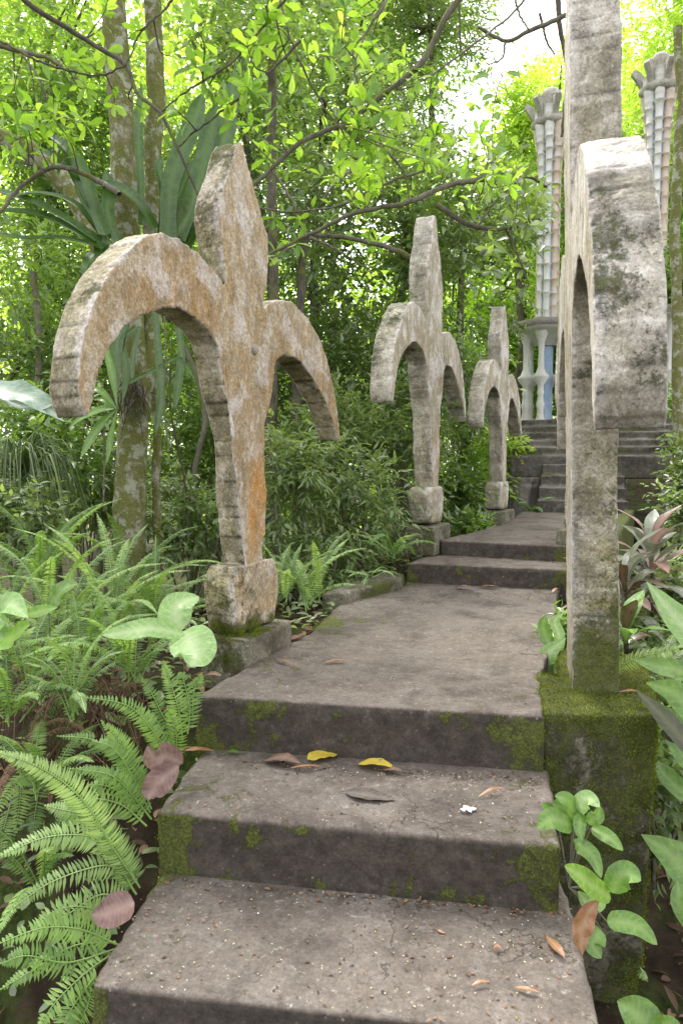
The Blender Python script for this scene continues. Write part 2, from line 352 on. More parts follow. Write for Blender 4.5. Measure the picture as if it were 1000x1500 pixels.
# ------------------------------------------------------------------ path and steps
def pz(x, y, z): p = onz(x, y, z); return (p[0], p[1])
def path_attrs(zt, lx0, lx1, mossL=.5, mossR=.5, right_moss_at=None):
    def f(V, N, h):
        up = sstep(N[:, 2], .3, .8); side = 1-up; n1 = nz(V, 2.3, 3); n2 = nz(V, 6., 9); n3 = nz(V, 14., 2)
        dl = V[:, 0]-(lx0+(lx1-lx0)*np.clip((V[:, 1]-1.3)/3.5, 0, 1)); 
        dl = dl+(.20+.28*side)*n2+.22*n3; ml = mossL*np.exp(-np.clip(dl, 0, 9)/.15)*(1+1.2*n1)
        dr = right_moss_at-V[:, 0] if right_moss_at is not None else np.full(len(V), 9.)
        dr = dr+(.20+.25*side)*n2+.22*n3; mr = mossR*np.exp(-np.clip(dr, 0, 9)/.12)*(1+1.2*n1)
        deep = side*.30*sstep(n1+.4*n2, .2, .6)
        moss = np.clip(ml*(.55+.85*side)+mr*(.5+.9*side)+deep*mossL*.8, 0, 1)
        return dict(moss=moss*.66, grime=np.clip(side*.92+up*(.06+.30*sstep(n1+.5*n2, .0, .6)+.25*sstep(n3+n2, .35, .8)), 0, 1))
    return f
A0, B0 = pz(132, 1443, -.4), pz(886, 1527, -.4)
A1, B1 = pz(228, 1188, Z1), pz(820, 1240, Z1)
A2, B2 = pz(285, 1020, 0), pz(798, 1050, 0)
e2 = [pz(302, 985, 0), pz(425, 900, 0), pz(510, 872, 0), pz(592, 858, 0)]
worn('path', prism([A0, B0, pz(838, 1335, -.4), (.07, 2.3), (-1.17, 2.2)], -1.5, -.4), M['path'], voxel=.014, amp=.006, attrs=path_attrs(-.4, -1.05, -1.1, 1.0, .8, .22))
p1 = worn('path', prism([A1, B1, (.05, 2.75), (-1.24, 2.55)], -.44, Z1), M['path'], voxel=.014, amp=.006, attrs=path_attrs(Z1, -1.13, -1.2, 1.1, 1.0, .08))
L2poly = [A2, B2, (.035, 2.9), (.10, 3.6), (.16, 4.9), (.25, 5.4), (-.70, 5.4), (-.93, 5.0), e2[3], e2[2], (-1.13, 3.35), (-1.20, 2.75)]
p2 = worn('path', prism(L2poly, -.26, 0), M['path'], voxel=.016, amp=.005, attrs=path_attrs(0, -1.22, -.92, 1.0, 1.0, .10))
L3 = [pz(595, 825, Z3), pz(836, 835, Z3), (.4, 5.9), (-.75, 5.8)]
p3 = worn('path', prism(L3, -.10, Z3), M['path'], voxel=.018, amp=.008, attrs=path_attrs(Z3, -.95, -.95, .5, 1.1, .25))
L4 = [pz(642, 791, Z4), pz(838, 800, Z4), (.60, 6.4), (1.15, 9.4), (-.15, 9.4), (-.22, 8.4), (-.30, 7.3), (-.62, 6.0), (-.74, 5.55)]
p4 = worn('path', prism(L4, .03, Z4), M['path'], voxel=.022, amp=.008, attrs=path_attrs(Z4, -.75, -.9, .35, 1.1, .30))
for p in bpy.data.objects:
    if p.name.startswith('path'): tag(p, kind='structure')
# bent kerb stone that turns off left before the two steps
kb = [pz(585, 862, 0), pz(588, 828, Z3), ]
kerb = [(-.93, 4.98), (-.90, 4.72), (-1.02, 4.45), (-1.16, 4.1), (-1.30, 4.1), (-1.20, 4.55), (-1.08, 4.98)]
tag(worn('kerb_stone', prism(kerb, -.5, .075), M['pier'], voxel=.016, amp=.010, attrs=lambda V, N, h: dict(moss=.25+.6*sstep(nz(V, 5), -.2, .4), grime=.3+0*h)),
    'low mossy kerb of stone curving off left just before the two far steps', 'kerb')
# retaining wall under the left edge of the path
wall = [(-1.06, 1.5), (-.98, 1.5), (-1.15, 2.3), (-1.10, 3.3), (-.95, 4.6), (-1.12, 4.6), (-1.36, 3.3), (-1.36, 2.62), (-1.27, 2.35)]
tag(worn('retaining_wall', prism(wall, -1.8, -.46), M['pier'], voxel=.02, amp=.02, attrs=lambda V, N, h: dict(moss=.35+.5*sstep(nz(V, 4), -.1, .4), grime=.55+.4*h), fr=5),
    'dark damp retaining wall behind the ferns under the left side of the steps', 'wall')
# ------------------------------------------------------------------ mossy pier that carries the near right sculpture
pa = [(.045, 2.47), (.424, 2.56), (.455, 2.75), (.47, 3.36), (.12, 3.36), (.11, 2.93), (.02, 2.93)]
def pier_attr(V, N, h):
    n1 = nz(V, 3.5, 2); n2 = nz(V, 9., 4)
    top = sstep(N[:, 2], .3, .8); d = -V[:, 2]
    ms = .58+.42*np.exp(-np.clip(d, 0, 9)/.16)+.45*n1+.2*n2
    ed = .5*np.exp(-np.abs(V[:, 0]-.43)/.02)
    return dict(moss=np.clip(np.where(top > .5, .85+.3*n1, ms*.85+ed*.3), 0, .86), grime=(1-top)*(.35+.4*sstep(n2, -.2, .4)))
pier_bot = [(x*.80+.02 if x > .3 else x, y+.0) for x, y in pa]
bmp = prism(pa, -.34, .004); prism([(x*.98 if x > .3 else x, y) for x, y in pa], -.9, -.33, bmp)
tag(worn('stone_pier', prism(pier_bot, -1.9, .004, top=pa), M['pier'], voxel=.012, amp=.012, attrs=pier_attr, fr=9),
    'square stone pier furred with green moss carrying the nearest sculpture on the right', 'pier')
# ------------------------------------------------------------------ fleur de lis sculptures
P1 = (-1.246, 2.9); TH = 8
OUT = [(352, 205), (345, 218), (336, 250), (325, 280), (321, 300), (321, 325), (326, 360), (331, 396), (336, 430),
       (318, 401), (290, 369), (262, 348), (237, 339), (212, 346), (184, 369), (157, 405), (138, 442), (124, 484), (117.5, 525), (115, 566), (120, 595), (129, 612),
       (138, 585), (147, 543), (161, 511), (184, 479), (212, 461), (240, 451), (262, 451), (285, 465), (304, 482), (318, 504), (324.5, 539), (331, 576), (341, 608), (347, 640),
       (350, 667), (351, 728), (354, 765), (358, 800), (362, 822), (362, 862),
       (384, 850), (384, 803), (388, 780), (391, 728), (388, 667), (387, 627), (393, 605), (400, 565), (404, 530), (415, 520), (435, 525), (455, 550), (475, 584), (488, 618), (497, 647),
       (498, 636), (492, 585), (483, 539), (469, 497), (451, 465), (428, 442), (410, 439), (394, 443), (384, 457),
       (390, 425), (394, 385), (392, 345), (377, 290), (364, 244), (357, 212)]
FIG = [plane(x, y, P1, TH) for x, y in OUT]
BLK = [plane(x, y, P1, TH) for x, y in ((347, 848), (341, 867), (341, 900), (353, 931), (401, 911), (403, 880), (402, 848), (395, 835))]
bz = np.array(BLK); s0, s1 = bz[:, 0].min(), bz[:, 0].max()
BLK = [(s0+.03, .13), (s0, .22), (s0, .36), (s0+.035, .43), (s1-.035, .43), (s1, .37), (s1, .2), (s1-.03, .13)]
def zmap(pts, zs, zd, k=1.): return [(s*k, float(np.interp(z, zs, zd))) for s, z in pts]
def densify(P, step=.03):
    P = np.array(P); out = []
    for i in range(len(P)):
        a, b = P[i], P[(i+1) % len(P)]; n = max(1, int(np.linalg.norm(b-a)/step))
        for j in range(n): out.append(tuple(a+(b-a)*j/n))
    return out
def statue(label, loc, th, fig, t, side, mat, face_rust=0., face_tan=1., mossy=.5, white=.3, seed=0., plinth=True, pl_r=None, blk=True, block_t=.02, voxel=.011):
    """side=+1: the face at local x=0 looks to +x and the body runs to -x"""
    root = thing('stone_sculpture', label, 'sculpture', loc, -R(th), 'fleur de lis sculptures lining the path')
    x0, x1 = (0, -t) if side > 0 else (0, t)
    courses = np.cumsum(np.random.default_rng(int(seed*10)+3).uniform(.045, .12, 60))
    def post(V, N, V2):
        flank = 1-sstep(np.abs(N[:, 0]), .35, .75)
        z = V[:, 2]; k = np.searchsorted(courses, z); jit = np.sin(k*12.9898+seed)*43758.5453; jit = jit-np.floor(jit)
        dz = np.abs(z[:, None]-courses[None]).min(1)
        wob = nz(V, 18, seed+7, 3)*.004
        off = flank*((jit-.5)*(.003 if seed == 4. else .0065)-.004*np.exp(-(dz/.005)**2)*(.3+jit)+wob)
        return V2+N*off[:, None].astype(np.float32)
    def attrs(V, N, h):
        nrm = N[:, 0]*side; face = sstep(nrm, .5, .8); flank = 1-sstep(np.abs(N[:, 0]), .35, .75)
        n1 = nz(V, 2.2, seed+1); n2 = nz(V, 6., seed+5); z = V[:, 2]; s = V[:, 1]
        dz = np.abs(z[:, None]-courses[None]).min(1)
        upf = sstep(N[:, 2], -.1, .6)
        moss = mossy*flank*(.38+.45*sstep(n1, -.1, .4)*(.5+.8*upf)+.15*n2)
        moss += mossy*.8*sstep(z, .6, .1)*(.6+n1)
        d = np.abs(V[:, 0]-x0)
        n3 = nz(V*np.array([1, 1, .45]), 9., seed+11); edge = np.clip(np.exp(-d/.014)*(1-face)*1.3+face*sstep(n2+.6*n3, .05, .5)*white*(1+.4*(z > 1.)), 0, 1)
        edge = np.clip(edge+face*.8*white*np.exp(-((s-.06)/.025)**2)*sstep(z, 1.12, 1.3)*sstep(1.42, 1.36, 1.30), 0, 1) if seed == 1. else edge
        rust = face*face_rust*np.exp(-((z-.68)/.20)**2)*np.exp(-((s-.055)/.085)**2)*1.6+face*face_rust*.35*np.exp(-((z-1.52)/.12)**2)*np.exp(-((s+.5)/.25)**2)
        tan = face*face_tan*(.75+.5*n1)*(1-.55*sstep(z, 1.55, 1.8)*sstep(np.abs(s), .25, .5))+flank*.15
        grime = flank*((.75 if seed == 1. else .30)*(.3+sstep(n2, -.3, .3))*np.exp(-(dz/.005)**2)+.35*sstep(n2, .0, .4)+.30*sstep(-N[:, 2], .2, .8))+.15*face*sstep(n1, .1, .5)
        if seed == 4.:
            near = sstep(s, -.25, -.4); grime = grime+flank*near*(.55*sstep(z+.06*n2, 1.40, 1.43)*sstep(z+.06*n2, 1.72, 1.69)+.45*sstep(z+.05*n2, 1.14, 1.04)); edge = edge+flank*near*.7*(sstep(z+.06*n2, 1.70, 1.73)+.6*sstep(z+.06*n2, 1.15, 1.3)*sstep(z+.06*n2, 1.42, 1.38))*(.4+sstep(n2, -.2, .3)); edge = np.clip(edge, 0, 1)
        olive = flank*(mossy*1.05 if seed == 1. else .32 if seed == 4. else .28)*(.75+.6*n1)*sstep(2.6-z, 0, .4)+.35*sstep(z, .55, .1)
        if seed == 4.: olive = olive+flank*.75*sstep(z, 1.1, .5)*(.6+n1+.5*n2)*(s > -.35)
        return dict(olive=np.clip(olive, 0, 1), moss=np.clip(moss*.8, 0, .8), edge=edge, rust=np.clip(rust, 0, 1), tan=np.clip(tan, 0, 1), grime=np.clip(grime, 0, 1))
    f = densify(fig); worn('figure', slab_yz(f, x0, x1), mat, root, voxel=voxel*.86, amp=.0035 if seed == 4. else .005, attrs=attrs, post=post)
    if blk:
        b = slab_yz(BLK, x0+side*.012, x1-side*block_t)
        worn('block', b, mat, root, voxel=voxel, amp=.010, attrs=lambda V, N, h: {**attrs(V, N, h), 'moss': np.clip(mossy*(.45+.5*nz(V, 4, seed)+.4*sstep(.25-V[:, 2], 0, .12)), 0, 1)})
    if plinth:
        a, b_, c, d, zt = pl_r
        bm = prism([(a, c), (b_, c), (b_, d), (a, d)], -.12, zt)
        worn('plinth', bm, M['pier'], root, voxel=.013, amp=.005,
             attrs=lambda V, N, h: dict(moss=np.clip(mossy*1.1*(.5*sstep(N[:, 2], .2, .8)+.55*sstep(-N[:, 1], .3, .8)+.5*nz(V, 5, seed)), 0, 1), grime=.25*sstep(N[:, 0]*side, .4, .8)))
    return root
statue('tall tan fleur de lis sculpture with orange streak, nearest on the left', (P1[0], P1[1], 0), TH, FIG, .128, 1, M['statue'],
       face_rust=1., face_tan=1.0, mossy=.75, white=.5, seed=1., pl_r=(.075, -.15, -.20, .235, .120))
L2b = onz(633, 783, Z4)
f2 = zmap(FIG, [0, .43, 1.03, 1.6, 1.73, 2.28], [.0, .45, 1.03, 1.66, 1.80, 2.60], 1.02)
statue('weathered white and tan fleur de lis sculpture standing beside the two far steps', (-.80, 5.66, Z4), 8.5, f2, .16, 1, M['greystatue'],
       face_rust=.35, face_tan=1., mossy=.55, white=.9, seed=2., pl_r=(.07, -.19, -.24, .22, .115), voxel=.014)
f3 = zmap(FIG, [0, .43, 1.03, 1.6, 1.73, 2.28], [.0, .42, .95, 1.53, 1.66, 2.30], .97)
statue('pale fleur de lis sculpture with black blotches, farthest along the left side', (-.335, 7.66, Z4), 9.5, f3, .15, 1, M['greystatue'],
       face_rust=.2, face_tan=.9, mossy=.45, white=.8, seed=3., pl_r=(.07, -.18, -.22, .24, .115), voxel=.016)
fR = zmap(FIG, [0, .43, .9, 1.03, 1.46, 1.73, 2.28], [-.02, .43, .86, .96, 1.53, 1.86, 2.95])
BR = BLK; 
f_ = [(s*(1.03 if s < 0 else .99), z) for s, z in fR]; kk = [i for i, (s_, z) in enumerate(f_) if z < .62 and abs(s_) < .4]
fR1 = f_[:kk[0]]+[(-.135, .62), (-.155, .50), (-.160, .42), (-.175, .40), (-.17, .16), (-.16, -.02), (.17, -.02), (.175, .40), (.15, .44), (.145, .62)]+f_[kk[-1]+1:]
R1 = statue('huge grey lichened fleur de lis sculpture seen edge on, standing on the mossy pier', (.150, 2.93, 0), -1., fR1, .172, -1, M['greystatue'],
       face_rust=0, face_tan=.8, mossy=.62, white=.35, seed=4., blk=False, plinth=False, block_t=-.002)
R1.rotation_euler[1] = R(-1.6)
fR2 = zmap(FIG, [0, .43, 1.03, 1.6, 1.73, 2.28], [.0, .45, 1.0, 1.66, 1.80, 2.55], 1.0)
statue('fleur de lis sculpture mostly hidden behind the nearest right one, its near arm showing', (.25, 5.68, Z4), 8, fR2, .15, -1, M['greystatue'],
       face_rust=0, face_tan=.6, mossy=.6, white=.5, seed=5., pl_r=(-.06, .20, -.24, .24, .115), voxel=.014)

kb_ = ob_ = plane(372, 512, P1, TH); hv, ht = lathe([(0, .0), (.022, .0), (.026, .008), (.018, .018), (.0, .02)], 12)
b_ = mesh('bolt', np.stack([hv[:, 2]-.006, hv[:, 0]+kb_[0], hv[:, 1]+kb_[1]], 1), ht, M['greystatue'], bpy.data.objects['stone_sculpture'], None, True, local=False)
#@@PART2
# ------------------------------------------------------------------ far stairs, platform, towers
def fs_attr(mossy=.4, seed=0.):
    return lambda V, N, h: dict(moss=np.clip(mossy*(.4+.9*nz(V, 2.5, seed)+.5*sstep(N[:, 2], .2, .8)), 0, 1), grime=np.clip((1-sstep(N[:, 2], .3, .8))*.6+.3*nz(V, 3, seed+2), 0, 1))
bm = bmesh.new(); yy = 9.15; z = Z4
for i in range(4):
    a = .02+.018*i; prism([(a, yy+.24*i), (1.12, yy+.24*i), (1.12, 10.3), (a, 10.3)], z-.1, z+.155*(i+1)-.001*i, bm)
tag(worn('lower_stair', bm, M['farstone'], voxel=.022, amp=.008, attrs=fs_attr(.45, 1)), 'short narrow flight of dark concrete steps at the far end of the path', 'steps')
ZP = Z4+.62
t = thing('stone_platform', 'dark stone slab terrace on stubby columns either side of the far stairs', 'platform', (.3, 9.4, 0))
worn('slab', prism([(-.98, 9.30), (.06, 9.30), (.06, 10.2), (-.98, 10.2)], ZP-.20, ZP+.03), M['farstone'], t, voxel=.02, amp=.01, attrs=fs_attr(.4, 4))
worn('slab', prism([(1.15, 9.30), (1.84, 9.20), (1.95, 10.2), (1.15, 10.2)], ZP-.15, ZP+.03), M['farstone'], t, voxel=.02, amp=.01, attrs=fs_attr(1.1, 5))
def pillar(cx, cy, z0, z1, r, parent):
    h = z1-z0; pr = [(r*1.25, 0), (r*1.25, .06), (r, .09), (r, h-.16), (r*1.12, h-.13), (r*1.12, h-.10), (r, h-.08), (r*1.3, h-.05), (r*1.3, h)]
    V, T = lathe(pr, 40, (cx, cy, z0)); a = np.arctan2(V[:, 1]-cy, V[:, 0]-cx); k = 1-.09*np.abs(np.sin(a*4))
    V[:, 0] = cx+(V[:, 0]-cx)*k; V[:, 1] = cy+(V[:, 1]-cy)*k
    o = mesh('column', V, T, M['farstone'], parent, smooth=True); return o
for cx, cy in ((-.78, 9.5), (-.20, 9.5), (.0, 9.85), (1.62, 9.40), (-.5, 9.9)): pillar(cx, cy, .0, ZP-.18 if cx < 1 else ZP-.14, .13, t)
worn('back_wall', prism([(1.16, 9.65), (1.95, 9.65), (1.95, 9.85), (1.16, 9.85)], -.2, ZP-.15), M['farstone'], t, voxel=.03, amp=.04, attrs=fs_attr(.2, 6), fr=9)
bm = bmesh.new(); y0 = 9.95; zt = ZP
for i in range(6):
    ya = y0+.28*i; prism([(-.36+.022*i, ya), (2.05-.01*i, ya-.12), (2.05-.01*i, 12.9), (-.36+.022*i, 12.9)], zt-.2, zt+.118*(i+1)-.001*i, bm)
ZT = zt+.118*6
tag(worn('upper_stair', bm, M['farstone'], voxel=.026, amp=.008, attrs=fs_attr(.5, 8)), 'wide flight of mossy steps climbing to the towers behind the near sculpture', 'steps')
for nm, xa, xb, lab in (('a', .12, .24, 'low stepped stair rail with green tinge left of the near sculpture trunk'), ('b', 1.13, 1.27, 'low stepped stair rail with bright moss right of the near sculpture trunk')):
    r_ = thing('stair_rail', lab, 'rail', (xa, 9.9, 0), 0, 'low rails on the far stairs')
    for k, (ya, yb, zz) in enumerate(((9.86, 10.2, ZP+.14), (10.2, 10.7, ZP+.38), (10.7, 11.3, ZP+.62))):
        worn('rail_block', prism([(xa, ya), (xb, ya), (xb, yb-.004), (xa, yb-.004)], ZP-.3, zz), M['pier'], r_, voxel=.02, amp=.008, attrs=fs_attr(.75, 9+k))
tag(worn('kerb_stone', prism([(.36, 5.45), (.58, 5.45), (1.20, 9.25), (1.08, 9.25), (.60, 6.5)], -.5, Z4+.05), M['pier'], voxel=.02, amp=.012, attrs=lambda V, N, h: dict(moss=.85+0*h, grime=.1+0*h)),
    'bright mossy kerb along the right edge of the far landing behind the near trunk', 'kerb')
# painted concrete for the towers
def tower_mat(name, c, c2):
    m, nt, out = nmat(name); g = NT(nt); v = g.co(); n1 = g.noise(g.mapping(v, (1, 1, .5)), 5, 6, .7)
    col = g.ramp(n1, [(.35, c), (.65, c2)]); col = g.mix(g.math('MULTIPLY', g.step(g.noise(v, 22, 5, .8), .42, .34), .5), col, (.22, .2, .17))
    g.bsdf(out, col, .85, g.bump(g.noise(v, 40, 4, .8), .01), .2); return m
M['twhite'] = tower_mat('weathered white paint', (.62, .60, .56), (.74, .74, .71)); M['tblue'] = tower_mat('faded blue paint', (.30, .44, .66), (.50, .60, .74))
M['torange'] = tower_mat('faded orange paint', (.62, .46, .34), (.66, .62, .56)); M['tred'] = tower_mat('dull red tile', (.30, .13, .10), (.22, .12, .10))
def tower(cx, cy, zb, zcap, label, zslab):
    t = thing('column_tower', label, 'tower', (cx, cy, zb), 0, 'clustered column towers behind the stairs')
    hs_ = zslab-zb
    V, T = lathe([(0, 0), (.60, 0), (.60, .07), (.52, .09), (0, .09)], 6, (cx, cy, zb-.03), phase=.3); mesh('plinth', V, T, M['tred'], t)
    for k in range(6):                               # vase shaped posts round the lower storey
        a = 2*math.pi*k/6+.3; px_, py_ = cx+.36*math.cos(a), cy+.36*math.sin(a)
        pr = [(r_, f_*(hs_-.05)) for r_, f_ in ((.095, 0), (.062, .05), (.055, .12), (.078, .19), (.058, .20), (.050, .27), (.066, .31), (.050, .32), (.055, .38), (.145, .455), (.14, .475), (.09, .50), (.055, .56), (.048, .70), (.06, .82), (.12, .92), (.22, 1))]
        V, T = lathe(pr, 18, (px_, py_, zb+.055)); mesh('post', V, T, M['torange'] if k == 9 else M['twhite'], t, smooth=True)
    V, T = lathe([(.13, 0), (.13, hs_)], 16, (cx, cy, zb+.05)); mesh('core', V, T, M['tblue'], t, smooth=True)
    V, T = lathe([(.20, -.34), (.34, -.22), (.50, -.12), (.60, -.08), (.64, -.05), (.64, .03), (.52, .09), (0, .10)], 6, (cx, cy, zslab), phase=.3)
    mesh('canopy_slab', V, T, M['twhite'], t)
    V, T = lathe([(.655, -.045), (.665, -.01), (.655, .035), (.56, .10)], 6, (cx, cy, zslab), phase=.3); mesh('slab_rim', V, T, M['farstone'], t)
    H = zcap-zslab; rc = .155
    for k in range(7):
        a = 2*math.pi*k/7+.15; pr = []; zz = 0; rg = np.random.default_rng(k+3)
        while zz < H-.55:
            st = .16+.16*rg.random(); pr += [(.054, zz), (.053, zz+st*.7), (.068, zz+st*.9), (.084, zz+st*.96), (.058, zz+st)]; zz += st+.002
        for q, rr in enumerate((.066, .074, .085, .095)): pr += [(rr*.86, zz), (rr*.9, zz+.09), (rr, zz+.12)]; zz += .13
        px_, py_ = cx+rc*math.cos(a), cy+rc*math.sin(a)
        V, T = lathe(pr, 14, (px_, py_, zslab+.08)); d = 1+.32*sstep(V[:, 2]-zslab, H-.9, H)
        V[:, 0] = cx+(V[:, 0]-cx)*d; V[:, 1] = cy+(V[:, 1]-cy)*d
        mesh('shaft', V, T, M['torange'] if k % 3 == 0 else M['twhite'], t, smooth=True)
    V, T = lathe([(.14, 0), (.14, H-.6), (.19, H-.1)], 20, (cx, cy, zslab+.06)); mesh('core', V, T, M['tblue'], t, smooth=True)
    a_ = fs_attr(.4, 3)
    V, T = lathe([(0, 0), (.28, 0), (.325, .04), (.335, .11), (.27, .17), (0, .19)], 8, (cx, cy, zcap-.08)); mesh('capital_ring', V, T, M['capstone'], t)
    for k in range(7):                               # curled petals
        a = 2*math.pi*k/7+.5; ca, sa = math.cos(a), math.sin(a); bm = bmesh.new()
        prof = [(.20, .08), (.23, .18), (.30, .30), (.41, .38), (.46, .31), (.38, .20), (.32, .09), (.30, .02)]
        w_ = .05; A = [bm.verts.new((cx+r*ca-w_*sa, cy+r*sa+w_*ca, zcap+z_)) for r, z_ in prof]; B = [bm.verts.new((cx+r*ca+w_*sa, cy+r*sa-w_*ca, zcap+z_)) for r, z_ in prof]
        bm.faces.new(A); bm.faces.new(B[::-1])
        for i in range(8): bm.faces.new((A[i], B[i], B[(i+1) % 8], A[(i+1) % 8]))
        me = bpy.data.meshes.new('petal'); bmesh.ops.recalc_face_normals(bm, faces=bm.faces[:])
        bmesh.ops.translate(bm, verts=bm.verts[:], vec=-Vector((cx, cy, zb))); bm.to_mesh(me); bm.free(); me.materials.append(M['capstone']); link('petal', me, t)
    V, T = lathe([(.15, .1), (.13, .28), (.19, .38), (.18, .46), (.10, .55), (0, .57)], 10, (cx, cy, zcap+.05)); mesh('finial', V, T, M['capstone'], t)
tw = at(797, 600, 12.6)
tower(tw[0], tw[1], ZT, at(797, 196, 12.6)[2], 'white and blue ringed column tower with petal capital left of the near sculpture', at(797, 482, 12.6)[2])
tw2 = at(950, 600, 12.2)
tower(tw2[0], tw2[1], ZT, at(950, 150, 12.2)[2], 'white and blue ringed column tower with overgrown capital at the right', at(950, 465, 12.2)[2])
# ------------------------------------------------------------------ vegetation
def jit(n, s): return rng.normal(0, s, (n, 3))
def nfld(P, f, off=0.):
    P = P*f+off
    return (np.sin(P[:, 0]*1.7+np.sin(P[:, 1]*1.3+P[:, 2]))+np.sin(P[:, 1]*2.1+1+np.sin(P[:, 2]*1.7))+np.sin(P[:, 2]*1.9+2+np.sin(P[:, 0]*1.1)))/3
def crown_soup(c, rad, ncl, per, L, W, kind='far', droop=.2, spread=2.6, gap=-.15, gf=None, tone=(0., 1.), twigs=True, tips=None):
    """leaf sprays through an uneven volume; returns soup and spray centres"""
    c = np.array(c); rad = np.array(rad); n = ncl*3
    u = unit(rng.normal(0, 1, (n, 3))); r = rng.random(n)**(1/2.2); P = u*r[:, None]
    P = P*(1+.22*nfld(u*2, 1.3, c[0])[:, None]); W3 = c+P*rad
    gf = gf or 2.2/max(rad.mean(), .3); keep = nfld(W3, gf, c[2]) > gap; W3 = W3[keep][:ncl]; P = P[keep][:ncl]; n = len(W3)
    tone_c = .5+.5*np.clip(nfld(W3, gf*1.7, 5.), -1, 1)
    d = unit(P+rng.normal(0, .55, (n, 3))+np.array([0, 0, .15]))
    SL = L*spread*(.6+.8*rng.random(n))
    k = per; tt = (np.arange(k)+.6)/k
    O = W3[:, None]+d[:, None]*(SL[:, None, None]*(tt[None, :, None]-.3)); O[:, :, 2] -= (SL[:, None]*tt[None]**2*droop)
    side = unit(np.cross(d, rng.normal(0, .35, (n, 3))+np.array([0, 0, 1.])))
    sg = np.where(np.arange(k) % 2, 1., -1.)[None, :, None]
    D = unit(d[:, None]*(.45+.5*tt[None, :, None])+side[:, None]*sg*(1.05-.5*tt[None, :, None])+rng.normal(0, .28, (n, k, 3))-np.array([0, 0, droop*.9]))
    N = unit(rng.normal(0, .42, (n, k, 3))+np.array([0, 0, 1.]))
    O = (O+rng.normal(0, L*.12, O.shape)).reshape(-1, 3); D = D.reshape(-1, 3); N = N.reshape(-1, 3); m_ = len(O)
    r_ = np.clip(tone[0]+(tone[1]-tone[0])*(.55*np.repeat(tone_c, k)+.45*rng.random(m_)), 0, 1)
    sz = .65+.6*rng.random(m_)
    s = Soup(); s.leaves(O, D, N, L*sz, W*sz*(.85+.3*rng.random(m_)), kind, r_)
    return s, W3
def tree(label, cen, rad, base, mat, ncl, per, L, W, trunk_r=.12, kind='far', nb=6, bark='darkbark', group='trees of the forest behind the path', name='jungle_tree', cat='tree', **kw):
    base = np.array(base, float); base[2] = min(base[2], gz(base[0], base[1]).item()+.0 if hasattr(gz(base[0], base[1]), 'item') else base[2])
    t = thing(name, label, cat, base, 0, group)
    s, C = crown_soup(cen, rad, ncl, per, L, W, kind, **kw)
    s.obj('crown', M[mat], t)
    top = np.array(cen)+np.array([0, 0, rad[2]*.35]); mid = (base+top)/2+np.array([rng.normal(0, .15), rng.normal(0, .15), 0])*np.linalg.norm(top-base)*.25
    tr = Soup(); P = curve([base-np.array([0, 0, .3]), mid, top], 16); P[1:-1] += rng.normal(0, trunk_r*.18, (len(P)-2, 3))
    tr.tube(P, np.linspace(trunk_r*1.15, trunk_r*.3, len(P)), 9); tr.obj('trunk', M[bark], t, True)
    if len(C) > nb:
        for i in rng.choice(len(C), nb, replace=False):
            e = C[i]; k = np.argmin(np.linalg.norm(P-(e*.55+P[-1]*.45), axis=1)); k = min(max(k, len(P)//2-2), len(P)-2); st = P[k]
            b = Soup(); mdl = (st+e)/2+np.array([0, 0, .12])*np.linalg.norm(e-st)+rng.normal(0, .05, 3)
            b.tube(curve([st, mdl, e], 8), np.linspace(trunk_r*.42, trunk_r*.08, 9)[:len(curve([st, mdl, e], 8))], 5); b.obj('branch', M[bark], t, True)
    return t
